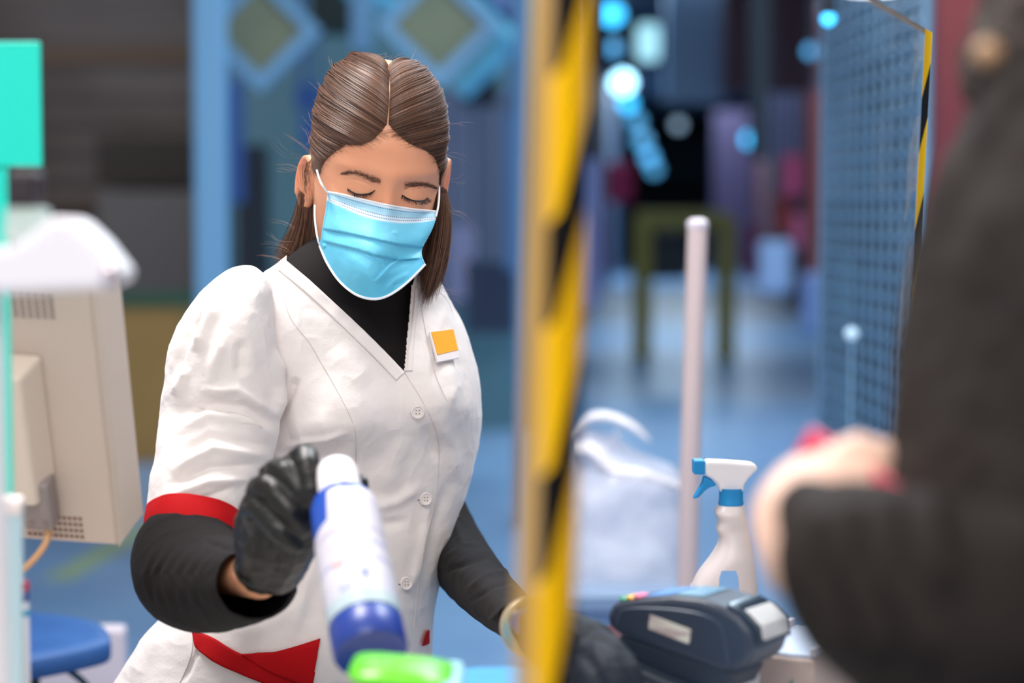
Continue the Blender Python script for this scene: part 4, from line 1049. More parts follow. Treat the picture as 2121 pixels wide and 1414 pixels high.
D += .0085 * g(HX, HZ, 0, -.008, .0068, .012) + .016 * g(HX, HZ, 0, -.034, .0085, .013) + .004 * g(HX, HZ, 0, .012, .010, .010)
D += .006 * g(HX, HZ, .012, -.040, .006, .006) + .006 * g(HX, HZ, -.012, -.040, .006, .006)
D += .006 * g(HX, HZ, 0, -.066, .020, .006) + .005 * g(HX, HZ, 0, -.078, .016, .005) - .003 * g(HX, HZ, 0, -.072, .018, .002)
D += .005 * g(HX, HZ, 0, -.103, .018, .012) + .0015 * g(HX, HZ, 0, .055, .03, .025)
HY = HY - D * fm
HV = np.stack([HX, HY, HZ], -1)
HVw = HW(HV.reshape(-1, 3))
head_faces = grid_faces(MZ, NA).tolist() + [[(MZ - 1) * NA + i for i in range(NA)]]
bvh = BVHTree.FromPolygons([Vector(v) for v in HVw], head_faces)
CAM0 = Vector((0, 0, CAMZ))
def cast(b, px, py, lift=0.0):
    d = Vector(W(px, py, 1.0)) - CAM0; d.normalize()
    h_, n_, _, _ = b.ray_cast(CAM0, d)
    if h_ is None: return None, None
    if n_.dot(d) > 0: n_ = -n_
    return np.array(h_ + n_ * lift), np.array(n_)
# arms, hands, trunk, legs hidden by the clothes: same body mesh
def Hc(pts, R_): return ([W(*p) for p in pts], R_)
hipc = np.array([-.255, 2.22, 1.0])
sh_r = W(455, 700, 2.06); sh_l = W(860, 720, 2.31); el_r = W(385, 1165, 1.965); wr_r = W(540, 1195, 1.80)
el_l = W(935, 1145, 2.31); wr_l = W(1100, 1295, 1.80)
neckb = W(725, 620, 2.20)
chains = [([neckb, HW([[0, .03, -.14]])[0]], [.036, .036]), ([neckb + [-.03, .02, -.06], [-.23, 2.19, 1.2], hipc - [.045, 0, 0]], [.045, .05, .055]), ([neckb + [.03, .04, -.06], [-.16, 2.23, 1.2], hipc + [.03, 0, 0]], [.04, .045, .055]), ([sh_r + [.03, .03, 0], (sh_r + sh_l) / 2, sh_l - [.04, 0, 0]], [.036, .05, .036]),
          ([sh_r, el_r], [.034, .028]), ([el_r, wr_r], [.027, .021]), ([sh_l, el_l], [.020, .017]), ([el_l, W(1044, 1258, 1.965), wr_l], [.023, .020, .019]),
          ([hipc + [-.06, 0, -.06], [-.33, 2.24, .5], [-.33, 2.26, .09]], [.085, .055, .035]), ([hipc + [.06, 0, -.06], [-.17, 2.24, .5], [-.17, 2.26, .09]], [.085, .055, .035]),
          ([[-.33, 2.25, .05], [-.33, 2.12, .035]], [.036, .03]), ([[-.17, 2.25, .05], [-.17, 2.12, .035]], [.036, .03]),
          ([wr_r, W(566, 1120, 1.775)], [.021, .018]), ([wr_l, W(1170, 1325, 1.735)], [.020, .017])]
bd = blob('body', chains, .006, 4, M_skin, CA)
hd = mobj('head_tmp', HVw, head_faces, M_skin)
loc = Vector((0, 0, 0))
# join head into the body mesh
import bmesh
bmx = bmesh.new(); bmx.from_mesh(bd.data); nbody = len(bmx.verts); ear_first = []; tmp = hd.data; tmp.transform(Matrix.Translation(-loc)); bmx.from_mesh(tmp)
# ---------------- ears go in the same mesh
def ear(cx_, cz_, side):
    "ear shell as a lofted patch in head frame; side -1 = her right (left of picture)"
    nu, nv_ = 40, 30; V = []
    for i in range(nu):
        u = 2 * math.pi * i / nu
        ox = math.cos(u); oz = math.sin(u)
        # outline: wider at the top, lobe at the bottom
        ry = .0165 * (1 + .22 * oz); rz = .031
        for j in range(nv_):
            v = j / (nv_ - 1)
            rim = math.exp(-((v - .86) / .10) ** 2); inner = math.exp(-((v - .55) / .2) ** 2)
            y = cx_ + ry * v * ox - .004 * oz; z = cz_ + rz * v * oz * (1 if oz > 0 else 1.02)
            out = .004 + .013 * v * (.55 + .45 * ox) + .0035 * rim * (oz > -.6) - .0045 * inner * (oz > -.45) + (.002 if v < .3 else 0)
            if v > .97: out -= .004
            V.append([side * ((.063 if side < 0 else .070) + out), y, z])
    V = np.array(V).reshape(nu, nv_, 3)
    B_ = V.copy(); B_[:, :, 0] -= side * (.0035 + .006 * (1 - np.linspace(0, 1, nv_)[None] ** 3))
    allv = np.concatenate([V, B_[:, ::-1]], 1)        # front patch then back patch, closed at the rim
    Fc = []
    m_ = 2 * nv_
    for i in range(nu):
        for j in range(m_ - 1):
            a_, b_ = i * m_ + j, ((i + 1) % nu) * m_ + j
            Fc.append([a_, b_, b_ + 1, a_ + 1])
    return allv.reshape(-1, 3), Fc
for side, cy_, cz_ in ((-1, .014, -.024), (1, .018, -.013)):
    V, f = ear(cy_, cz_, side); V = HW(V)
    vs = [bmx.verts.new(v - np.array(loc)) for v in V]; ear_first.append(vs[0])
    for q in f:
        try: bmx.faces.new([vs[i] for i in q]).smooth = True
        except ValueError: pass
bmx.verts.index_update(); bmx.verts.ensure_lookup_table()
# join the neck of the head to the trunk inside the collar so the body is one surface
hv = [v for v in bmx.verts if (v.co - Vector(HVw[0])).length < .06 and abs((np.array(v.co) - HO) @ HR[:, 2] + .20) < .001]
nv0 = [v for v in bmx.verts if v.index < nbody]
for a_ in hv[::40]:
    n1 = sorted(nv0, key=lambda v: (v.co - a_.co).length)[:2]
    try: bmx.faces.new([a_, n1[0], n1[1]])
    except ValueError: pass
for V0 in ear_first:
    n1 = sorted(bmx.verts[nbody:nbody + MZ * NA], key=lambda v: (v.co - V0.co).length)[:2]
    try: bmx.faces.new([V0, n1[0], n1[1]])
    except ValueError: pass
bmx.to_mesh(bd.data); bmx.free(); bpy.data.objects.remove(hd)
bd.data.polygons.foreach_set('use_smooth', np.ones(len(bd.data.polygons), bool))

# ---------------- strands helper
def strands(name, paths, r, m, par, sides=3, taper=True):
    "paths: (S,K,3) array"
    P = np.asarray(paths, float); S, K, _ = P.shape
    T_ = np.gradient(P, axis=1); T_ /= np.linalg.norm(T_, axis=-1, keepdims=True) + 1e-12
    refs = np.eye(3); ref = refs[np.argmin(np.abs(T_).max(1), axis=1)][:, None, :] * np.ones((1, K, 1)); N = np.cross(T_, ref); N /= np.linalg.norm(N, axis=-1, keepdims=True) + 1e-12; B_ = np.cross(T_, N)
    t_ = np.linspace(0, 1, K); rr_ = np.asarray(r).reshape(-1, 1) * (np.interp(t_, [0, .12, .75, 1], [.6, 1, .9, .25]) if taper else np.ones(K))[None]
    a = np.arange(sides) * 2 * math.pi / sides
    V = P[:, :, None] + rr_[:, :, None, None] * (np.cos(a)[None, None, :, None] * N[:, :, None] + np.sin(a)[None, None, :, None] * B_[:, :, None])
    base = (np.arange(S) * K * sides)[:, None, None]
    gf = grid_faces(K, sides)[None] + base
    uv = np.stack(np.broadcast_arrays(rng.random(S)[:, None, None], t_[None, :, None], ), -1); uv = np.broadcast_to(uv, (S, K, sides, 2)).reshape(-1, 2) if uv.shape[2] == sides else np.repeat(uv, sides, 2).reshape(-1, 2)
    return mobj(name, V.reshape(-1, 3), gf.reshape(-1, 4), m, par, True, uv)

def hairmat(name, c0, c1, rough=.38, spec=.5):
    m = mat(name, c0, rough, spec=spec); t = NT(m)
    co = t.node('ShaderNodeTexCoord'); sx = t.node('ShaderNodeSeparateXYZ'); t.link(co.outputs['UV'], sx.inputs[0])
    rp = t.node('ShaderNodeValToRGB'); rp.color_ramp.elements[0].color = lin(c0); rp.color_ramp.elements[1].color = lin(c1)
    t.link(sx.outputs[0], rp.inputs[0]); t.link(rp.outputs[0], t.b.inputs['Base Color'])
    return m
M_hair = hairmat('brown_hair', '#38231c', '#85604c', .46, .4)
M_hairb = mat('brown_hair_base', '#33211b', .55, bump=(260, .6, .002))
M_lash = mat('lash_black', '#120c0b', .5)

# ---------------- hair: swept back from a centre parting
def sph_R(dirs):
    o = Vector(HW([[0, .01, .02]])[0]); out = np.empty(len(dirs))
    for k, d in enumerate(np.asarray(dirs) @ HR.T):
        h_, _, _, dist = bvh.ray_cast(o, Vector(d)); out[k] = dist if h_ is not None else .09
    return out
# radius table on azimuth x elevation
AZ = np.linspace(-math.pi, math.pi, 97); EL = np.linspace(-math.pi / 2 + .02, math.pi / 2 - .001, 61)
A2, E2_ = np.meshgrid(AZ, EL); Dd = np.stack([np.sin(A2) * np.cos(E2_), -np.cos(A2) * np.cos(E2_), np.sin(E2_)], -1)
RT = sph_R(Dd.reshape(-1, 3)).reshape(A2.shape)
def Rad(d):
    az = np.arctan2(d[..., 0], -d[..., 1]); el = np.arcsin(np.clip(d[..., 2], -1, 1))
    fa = (az + math.pi) / (2 * math.pi) * 96; fe = (el - EL[0]) / (EL[-1] - EL[0]) * 60
    fa = np.clip(fa, 0, 95.999); fe = np.clip(fe, 0, 59.999); i, j = fe.astype(int), fa.astype(int); a, b = fe - i, fa - j
    return (1 - a) * ((1 - b) * RT[i, j] + b * RT[i, j + 1]) + a * ((1 - b) * RT[i + 1, j] + b * RT[i + 1, j + 1])
def dirn(az, el): az, el = np.radians(az), np.radians(el); return np.stack([np.sin(az) * np.cos(el), -np.cos(az) * np.cos(el), np.sin(el)], -1)
# roots: u in 0..1 : temple -> centre of hairline -> along the parting to the crown
ROOT = {-1: ([72, 57.2, 51.5, 40.3, 31.2, 20.7, 13.7, 9, 5.9, 5.7, 5.8, 6.6, 12], [-21, -15.7, -4.2, 6.2, 13.2, 14.5, 18.5, 24, 28.5, 40.5, 51.2, 65.5, 84]),
        1: ([64, 54, 46, 32.6, 21.2, 9.2, 2.8, -1.5, -4.7, -4.8, -5.1, -5.6, -9], [-19, -11, -2.9, 10.4, 15.6, 18.9, 22.9, 26, 29, 40.5, 51, 65, 84])}
mid_az  = [92, 90, 88, 86, 83, 78, 72, 66, 62, 62, 68, 82, 104]
mid_el  = [-12, -5, 2, 8, 14, 19, 25, 31, 37, 46, 54, 62, 68]
end_az  = [158, 160, 162, 163, 164, 165, 166, 167, 168, 169, 170, 171, 172]
end_el  = [-10, -6, -3, 0, 3, 6, 9, 12, 15, 18, 21, 24, 27]
lift_   = [.001, .002, .003, .004, .005, .0065, .008, .0095, .011, .012, .012, .0115, .010]
uk = np.linspace(0, 1, 13)
def hair_path(u, side, K, off):
    az0, el0, az1, el1, az2, el2, lf = [np.interp(u, uk, q) for q in (ROOT[side][0], ROOT[side][1], mid_az, mid_el, end_az, end_el, lift_)]
    a, b, c = dirn(az0, el0), dirn(az1, el1), dirn(az2, el2)
    t_ = np.linspace(0, 1, K)[None, :, None]
    d = (1 - t_) ** 2 * a[:, None] + 2 * t_ * (1 - t_) * b[:, None] * 1.15 + t_ ** 2 * c[:, None]
    d /= np.linalg.norm(d, axis=-1, keepdims=True)
    tt_ = t_[..., 0]
    bulge = lf[:, None] * (1 - np.exp(-tt_ / .09)) * (1 - .45 * tt_)
    R_ = Rad(d) + .0012 + bulge + off
    d = d * np.array([side, 1, 1.])
    return np.array([0, .01, .02]) + d * R_[..., None]
hair = []
SH = 5200
for side in (-1, 1):
    uu = np.linspace(0, 1, 70); sheet = hair_path(uu, side, 50, -.0036)
    hair.append((HW(sheet.reshape(-1, 3)), grid_faces(70, 50, False)))
HB = MB()
for V, f in hair: HB.add(V, f.tolist())
hair_o = HB.build('hair', M_hairb, CA, False); hair_o.data.polygons.foreach_set('use_smooth', np.ones(len(hair_o.data.polygons), bool))
for side in (-1, 1):
    u = rng.random(SH); u = np.sort(u)
    cl = np.round(u * 75) / 75; u = np.clip(u + (cl - u) * .9 * rng.random(SH) ** 2, 0, 1)     # locks
    lock = fbm(np.stack([u * 17, np.zeros(SH), np.zeros(SH) + side * 9], -1), 4) * .0016
    off = lock[:, None] + (rng.random(SH) ** 2 * .0022 - .0008)[:, None] * np.linspace(.3, 1, 26)[None]
    P = hair_path(u, side, 26, off)
    P += (fbm(P * 11 + side * 5, 2) * .0035 * np.linspace(0, 1, 26)[None])[..., None] * np.array([.3, .3, 1.])
    P += fbm(P * 26 + u[:, None, None] * 60, 2)[..., None] * np.array([.0018, .0014, .0018]) * np.linspace(0, 1, 26)[None, :, None]
    strands('hair_strands', HW(P.reshape(-1, 3)).reshape(P.shape), rng.uniform(.00016, .00032, SH), M_hair, hair_o)
    # fine baby hair crossing the hairline
    nb_ = 150; u = rng.random(nb_) * .6; P = hair_path(u, side, 26, .0004)[:, :8]; P[:, 0] += rng.normal(0, .0012, (nb_, 3))
    st_ = P[:, 0] - (P[:, 2] - P[:, 0]) * rng.uniform(.1, .7, (nb_, 1)); P = np.concatenate([st_[:, None], P], 1)
    strands('baby_hair', HW(P.reshape(-1, 3)).reshape(P.shape), np.full(nb_, .00013), M_hair, hair_o)
# back of the head: twisted knot
kn = HW([[0, .118, .02]])[0]
blob('hair_knot', [([HW([[-.02, .10, .03]])[0], kn, HW([[.02, .10, .03]])[0]], [.026, .03, .026]), ([HW([[-.035, .065, -.03]])[0], HW([[0, .09, -.04]])[0], HW([[.035, .065, -.03]])[0]], [.022, .03, .022])], .004, 3, M_hairb, hair_o)
# loose hair hanging behind each ear: (root box) -> mid -> tips in view coordinates
def hang(S, r0, r1, mids, t0, t1, d0, d1, rad=(.00022, .0004), curl=3, name='hanging_lock', power=1.0):
    s = rng.random(S)[:, None]; q = rng.random(S)[:, None]
    K = 20
    A = np.array(r0) + (np.array(r1) - np.array(r0)) * s
    C_ = np.array(t0) + (np.array(t1) - np.array(t0)) * s ** power + rng.normal(0, 1, (S, 2)) * np.array([5, 11])
    m0, m1 = mids; Bm = np.array(m0) + (np.array(m1) - np.array(m0)) * s
    t_ = np.linspace(0, 1, K)[None, :, None]
    P2 = (1 - t_) ** 2 * A[:, None] + 2 * t_ * (1 - t_) * Bm[:, None] + t_ ** 2 * C_[:, None]
    P2[..., 0] += curl * rng.normal(0, 1, (S, 1)) * np.sin(np.linspace(0, 2.4, K))[None] ** 2
    dd = d0 + (d1 - d0) * q + rng.normal(0, .002, (S, 1)) * np.linspace(0, 1, K)[None]
    strands(name, W(P2[..., 0], P2[..., 1], dd), rng.uniform(*rad, S), M_hair, hair_o)
hang(1500, (622, 395), (655, 425), ((626, 480), (655, 500)), (582, 545), (655, 580), 2.155, 2.215)
hang(500, (616, 385), (640, 420), ((618, 490), (640, 500)), (570, 535), (630, 560), 2.16, 2.21, curl=6)
hang(1500, (872, 380), (925, 392), ((888, 510), (948, 470)), (868, 580), (906, 585), 2.14, 2.20)
hang(500, (900, 400), (925, 400), ((900, 520), (945, 480)), (872, 622), (900, 600), 2.13, 2.17)
# solid underlay of the two hanging locks
for pts, rd in (([(640, 420, 2.185), (637, 470, 2.185), (628, 540, 2.185)], [.009, .011, .010]), ([(905, 390, 2.165), (915, 470, 2.17), (888, 580, 2.165)], [.008, .011, .006])):
    P = catmull([W(*p) for p in pts], 20); V, f = tube_vf(P, np.interp(np.linspace(0, 1, 20), [0, .5, 1], rd), 16); MB().add(V, f).build('lock_core', M_hairb, hair_o, True)
# strands tucked over the ear
S_ = 60; s = rng.random(S_); 
K = 14; t_ = np.linspace(0, 1, K)
px_ = (652 - 26 * s)[:, None] + (-6 + 10 * s)[:, None] * t_ + rng.normal(0, 5.0, (S_, 1)) - 12 * np.sin(t_ * 3)[None] * (1 - s)[:, None]; py_ = (328 + 12 * s)[:, None] + (30 + 60 * rng.random(S_))[:, None] * t_
strands('ear_wisps', W(px_, py_, (2.052 + .012 * rng.random(S_))[:, None] + .02 * t_[None] ** 2 * 0), np.full(S_, .00011), M_hair, hair_o)
# flyaway hairs
fly = []
def flyaway(x0, y0, x1, y1, b, d):
    t_ = np.linspace(0, 1, 16); nx_, ny_ = -(y1 - y0), (x1 - x0); L_ = math.hypot(nx_, ny_)
    fly.append(W(x0 + (x1 - x0) * t_ + nx_ / L_ * b * np.sin(t_ * math.pi), y0 + (y1 - y0) * t_ + ny_ / L_ * b * np.sin(t_ * math.pi), d + .02 * t_))
for a in [(648, 318, 585, 275, 4), (648, 322, 590, 283, 6), (640, 325, 560, 290, -14), (625, 345, 566, 352, -8), (622, 352, 575, 345, 9), (640, 300, 622, 258, 5), (655, 262, 640, 230, -5), (668, 200, 655, 170, 4), (700, 150, 686, 120, -4), (790, 118, 800, 108, 3),
          (600, 520, 545, 500, 6), (598, 545, 535, 527, 5), (605, 500, 560, 480, -9), (610, 470, 560, 462, 7), (925, 260, 970, 265, -6), (925, 320, 962, 345, -6), (930, 370, 970, 365, 10), (925, 400, 962, 440, 12), (935, 440, 985, 500, -14), (930, 520, 985, 590, -12), (915, 560, 960, 618, 10), (905, 590, 968, 600, 14), (900, 600, 940, 655, -8), (845, 130, 855, 112, 3), (760, 135, 742, 118, 4)]:
    flyaway(*a[:4], a[4], 2.13 if a[1] > 180 else 2.10)
    for k in range(2): flyaway(a[0] + rng.normal(0, 3), a[1] + rng.normal(0, 4), a[2] + rng.normal(0, 8), a[3] + rng.normal(0, 8), a[4] * rng.uniform(.5, 1.6), 2.12)
for k in range(60):
    an = rng.uniform(math.pi * 1.02, math.pi * 1.98); x0 = 787 + 132 * math.cos(an); y0 = 290 + 165 * math.sin(an)
    flyaway(x0, y0, x0 + rng.normal(8, 16), y0 + rng.normal(-5, 8), rng.normal(0, 4), 2.12)
strands('flyaway_hair', np.array(fly), np.full(len(fly), .00010), mat('flyaway', '#8a6450', .4), hair_o)

# ---------------- eyebrows and lashes
def on_head(px, py, lift=.0004):
    p, n_ = cast(bvh, px, py, lift)
    return p
def brow(pts, wid, lean, name):
    P = []
    for k in range(380):
        t_ = rng.random(); x = np.interp(t_, np.linspace(0, 1, len(pts)), [p[0] for p in pts]); y = np.interp(t_, np.linspace(0, 1, len(pts)), [p[1] for p in pts])
        w = np.interp(t_, [0, .25, .7, 1], wid); o = rng.normal(0, .55) * w; L_ = rng.uniform(5, 9)
        dx, dy = lean(t_); a = on_head(x, y + o, .0003)
        b = on_head(x + dx * L_ * .5, y + o + dy * L_ * .5, .0008); c = on_head(x + dx * L_, y + o + dy * L_, .0006)
        if a is None or b is None or c is None: continue
        P.append(catmull([a, b, c], 5))
    strands(name, np.array(P), np.full(len(P), .00013), mat('brow_hair', '#6b4a3b', .7), CA)
brow([(711, 359), (724, 357), (742, 358), (759, 364), (776, 372), (790, 375)], [1.4, 3.6, 6.2, 5.2], lambda t_: (-.9, -.25 + .35 * (1 - t_)), 'eyebrow')
brow([(835, 384), (850, 382), (868, 381), (884, 383), (897, 387), (904, 391)], [5.2, 5.6, 3.4, 1.2], lambda t_: (.95, -.25 + .4 * t_), 'eyebrow')
def lashes(pts, name, curl):
    mb = MB(); L = np.array(pts, float); LL = catmull(L, 40)
    line = [on_head(x, y, .0005) for x, y in LL]
    mb.tube(line, np.interp(np.linspace(0, 1, 40), [0, .15, .6, 1], [.0003, .0007, .0008, .0004]), 6)
    o = mb.build(name, M_lash, CA, True)
    P = []
    for k in range(110):
        t_ = rng.random(); i = t_ * 39; x = np.interp(i, range(40), LL[:, 0]); y = np.interp(i, range(40), LL[:, 1])
        a = on_head(x, y, .0003); n_ = cast(bvh, x, y)[1]
        dx = (t_ - .5) * curl * 1.6 + rng.normal(0, .9); dy = rng.uniform(4.5, 8)
        p2 = on_head(x + dx, y + dy, .0); 
        if a is None or p2 is None: continue
        b = a * .5 + p2 * .5 + n_ * .0028; c = p2 + n_ * .0032
        P.append(catmull([a, b, c], 6))
    strands('lash_hairs', np.array(P), np.full(len(P), .00015), M_lash, o)
lashes([(720, 390), (729, 397), (742, 402), (757, 402), (768, 399), (777, 394)], 'eyelashes', -7)
lashes([(832, 403), (842, 410), (855, 415), (869, 416), (879, 414), (885, 409)], 'eyelashes', 7)

# ---------------- face mask
T_c = catmull(np.array([(678, 397), (715, 404), (760, 415), (805, 425), (855, 433), (905, 438)], float), 121)
L_c = catmull(np.array([(678, 397), (675, 430), (668, 470), (662, 508)], float), 101)
R_c = catmull(np.array([(905, 438), (902, 456), (893, 480), (876, 512), (874, 528), (881, 547)], float), 101)
B_c = catmull(np.array([(662, 508), (678, 545), (704, 583), (738, 610), (774, 619), (806, 611), (842, 586), (881, 547)], float), 121)
u = np.linspace(0, 1, 121)[None, :, None]; v = np.linspace(0, 1, 101)[:, None, None]
MP = (1 - v) * T_c[None] + v * B_c[None] + (1 - u) * L_c[:, None] + u * R_c[:, None] - ((1 - u) * (1 - v) * T_c[0] + u * (1 - v) * T_c[-1] + (1 - u) * v * B_c[0] + u * v * B_c[-1])
mx_, my_ = MP[..., 0], MP[..., 1]; U2 = np.broadcast_to(u[..., 0], mx_.shape); V2 = np.broadcast_to(v[..., 0], mx_.shape)
dl = np.interp(V2[:, 0], [0, .5, 1], [2.083, 2.085, 2.085])[:, None]; dr = np.interp(V2[:, 0], [0, .5, 1], [2.120, 2.10, 2.075])[:, None]
MD = dl + (dr - dl) * U2
ridge = np.exp(-((U2 - .56) / .20) ** 2 / 2) - .02
MD = MD - np.interp(V2[:, 0], [0, .2, .45, .75, 1], [.030, .052, .066, .060, .040])[:, None] * (ridge * .55 + .45 * np.sin(np.pi * U2) ** .8)
MP3 = W(mx_, my_, MD)
# keep it in front of the skin
hit = np.zeros(mx_.shape)
for i in range(0, 101, 4):
    for j in range(0, 121, 4):
        p, _ = cast(bvh, mx_[i, j], my_[i, j]); hit[i, j] = proj(p)[2] if p is not None else 3.0
ii, jj = np.arange(0, 101, 4), np.arange(0, 121, 4)
Hs = hit[np.ix_(ii, jj)]
Hs = np.array([np.interp(np.arange(121), jj, r_) for r_ in Hs]); Hs = np.array([np.interp(np.arange(101), ii, Hs[:, c_]) for c_ in range(121)]).T
lim = Hs - .0025
MD = np.where(lim < MD, lim, MD)
for _ in range(14):
    Mp = np.pad(MD, 1, mode='edge'); Sm = (Mp[:-2, 1:-1] + Mp[2:, 1:-1] + Mp[1:-1, :-2] + Mp[1:-1, 2:]) / 4
    MD = np.minimum(Sm, lim + .001); 
def pleat(pts, h_, up, dn):
    d_, s_, t_ = segdist(mx_, my_, pts)
    s_ = s_ * d_       # >0 below the line (y grows downwards, line left->right)
    ends = np.clip(np.minimum(t_, 1 - t_) / .06, 0, 1) ** .5
    prof = np.where(s_ <= 0, np.exp(-(s_ / up) ** 2), -np.exp(-(s_ / dn) ** 1.2) * np.clip(s_ / 2.0, 0, 1))
    prof = np.where(s_ <= 0, prof, np.where(s_ < 2.2, 1 - s_ / 2.2 * 1.8, -.8 * np.exp(-((s_ - 2.2) / dn))))
    return h_ * prof * ends
def soft(pts, h_, w): d_, s_, t_ = segdist(mx_, my_, pts); return h_ * np.exp(-(d_ / w) ** 2) * np.clip(np.minimum(t_, 1 - t_) / .15, 0, 1)
disp = pleat([(668, 473), (720, 482), (780, 495), (825, 505), (888, 512)], .0028, 22, 12) + pleat([(668, 498), (700, 506), (740, 516), (780, 528), (826, 537), (872, 535)], .0026, 16, 14)
disp += pleat([(826, 537), (808, 548), (795, 562), (776, 583)], .0022, 8, 9) * 1 + soft([(758, 527), (780, 541), (795, 552)], -.0018, 3.5)
disp += soft([(690, 500), (715, 530), (770, 560)], .0012, 12) + soft([(850, 565), (820, 580), (800, 602)], .0014, 6) + soft([(838, 585), (812, 592)], -.0010, 4) + soft([(812, 481), (826, 483)], .0009, 3) + soft([(700, 520), (740, 575)], -.001, 9)
disp += soft([(668, 505), (674, 512)], .002, 5) + (fbm(MP3 * 70, 3) * .0005) * np.sin(np.pi * U2) ** .3
MD2 = MD - disp
MP3 = W(mx_, my_, MD2)
back = W(mx_, my_, MD2 + .0012)
Vm = np.concatenate([MP3.reshape(-1, 3), back.reshape(-1, 3)]); nb_ = 101 * 121
gf = grid_faces(101, 121, False).tolist(); gb = [[q + nb_ for q in f[::-1]] for f in gf]
edge = [j for j in range(121)] + [i * 121 + 120 for i in range(1, 101)] + [100 * 121 + j for j in range(119, -1, -1)] + [i * 121 for i in range(99, 0, -1)]
rim = [[edge[k], edge[k] + nb_, edge[(k + 1) % len(edge)] + nb_, edge[(k + 1) % len(edge)]] for k in range(len(edge))]
uvm = np.stack([U2.ravel(), V2.ravel()], -1)
M_mask = mat('mask_blue', '#63c3e8', .55, sss=(.12, (.3, .8, 1), .004), bump=(900, .12, .0006)); t = NT(M_mask)
tc_ = t.node('ShaderNodeTexCoord'); sx = t.node('ShaderNodeSeparateXYZ'); t.link(tc_.outputs['UV'], sx.inputs[0])
rp = t.node('ShaderNodeValToRGB'); rp.color_ramp.interpolation = 'LINEAR'; el = rp.color_ramp.elements
el[0].position = .0; el[0].color = lin('#eef4fb'); el[1].position = 1; el[1].color = lin('#5cc0e6')
for p_, c_ in ((.03, '#e4eff9'), (.05, '#9fd2ee'), (.12, '#a4d4ef'), (.14, '#cfe3f4'), (.19, '#d3e5f5'), (.205, '#6cc8ea'), (.97, '#5cc0e6')):
    e_ = el.new(p_); e_.color = lin(c_)
t.link(sx.outputs[1], rp.inputs[0])
# stitched dashes
def M2(op, a, b=None):
    n_ = t.node('ShaderNodeMath', operation=op)
    for k, q in enumerate((a, b)):
        if q is None: continue
        if isinstance(q, (int, float)): n_.inputs[k].default_value = q
        else: t.link(q, n_.inputs[k])
    return n_.outputs[0]
dash = M2('GREATER_THAN', M2('FRACT', M2('MULTIPLY', sx.outputs[0], 62.0)), .45)
def band(src, c, w): return M2('LESS_THAN', M2('ABSOLUTE', M2('SUBTRACT', src, c)), w)
rows_ = M2('ADD', M2('ADD', band(sx.outputs[1], .055, .006), band(sx.outputs[1], .135, .006)), band(sx.outputs[1], .168, .006))
edgeb = M2('MULTIPLY', M2('GREATER_THAN', sx.outputs[0], .035), M2('LESS_THAN', sx.outputs[0], .975))
dm = M2('MULTIPLY', M2('MULTIPLY', rows_, dash), edgeb)
vd = M2('GREATER_THAN', M2('FRACT', M2('MULTIPLY', sx.outputs[1], 26.0)), .5)
lad = M2('MULTIPLY', M2('MULTIPLY', M2('MULTIPLY', M2('ADD', band(sx.outputs[0], .028, .009), band(sx.outputs[0], .985, .006)), vd), M2('LESS_THAN', sx.outputs[1], .97)), .7)
mxc = t.node('ShaderNodeMix', data_type='RGBA'); mxc.inputs['B'].default_value = lin('#4d7fb0')
t.link(M2('MINIMUM', M2('ADD', dm, lad), 1.0), mxc.inputs['Factor']); t.link(rp.outputs[0], mxc.inputs['A']); t.link(mxc.outputs['Result'], t.b.inputs['Base Color'])
MK = mobj('face_mask', Vm, gf + gb + rim, M_mask, CA, True, np.concatenate([uvm, uvm]))
M_mw = mat('mask_white', '#eef2f8', .5)
def edge_tube(P, r, nm, par, m=M_mw, flat=1.): V, f = tube_vf(P, r, 8, True, flat); return MB().add(V, f).build(nm, m, par, True)
edge_tube(MP3[0], .0011, 'top_binding', MK); edge_tube(MP3[-1], .0014, 'bottom_binding', MK)
edge_tube(catmull([W(656, 352, 2.083), W(662, 372, 2.078), W(669, 386, 2.074), MP3[4, 2]], 24), .0012, 'ear_loop', MK)
edge_tube(catmull([W(652, 425, 2.096), W(652, 450, 2.086), W(655, 478, 2.080), W(659, 498, 2.078), MP3[97, 1]], 24), .0011, 'ear_loop', MK)
edge_tube(catmull([W(909, 368, 2.145), W(909.5, 400, 2.13), W(908, 425, 2.118), W(903, 448, 2.11)], 24), .0011, 'ear_loop', MK)

# ---------------- tunic
M_wt = mat('white_cotton', '#e9e2e1', .75, bump=(420, .25, .0012), sheen=.15)
t = NT(M_wt)
def tilt_rings(rings): return rings
folds = [  # (points, width px, height m)
    ([(571, 883), (603, 812), (614, 780)], 9, -.005), ([(574, 930), (640, 905), (724, 895)], 6, .0045), ([(574, 950), (650, 924), (735, 915)], 13, -.006),
    ([(600, 900), (700, 870)], 30, .006), ([(760, 800), (690, 720)], 26, .003), ([(840, 900), (790, 1020)], 22, .003), ([(680, 980), (735, 1000)], 16, -.002),
    ([(720, 1060), (820, 1040), (880, 1000)], 12, .003), ([(735, 1090), (850, 1080)], 12, -.003), ([(890, 1040), (870, 1150), (850, 1230)], 10, .003), ([(935, 980), (900, 1090), (880, 1200)], 12, -.003),
    ([(905, 860), (935, 920), (940, 1000)], 16, .004), ([(880, 880), (905, 960)], 12, -.003), ([(930, 620), (900, 700), (880, 780)], 12, .002), ([(560, 580), (520, 640), (500, 700)], 22, .003),
    ([(600, 1180), (540, 1300), (520, 1400)], 20, -.004), ([(340, 1300), (300, 1360), (270, 1414)], 18, .004), ([(650, 1150), (600, 1330)], 16, .004), ([(760, 690), (700, 640)], 18, -.002),
    ([(640, 1230), (560, 1290), (480, 1320)], 20, .004), ([(420, 1330), (380, 1414)], 5, -.002), ([(925, 750), (940, 800), (925, 850)], 14, .003)]
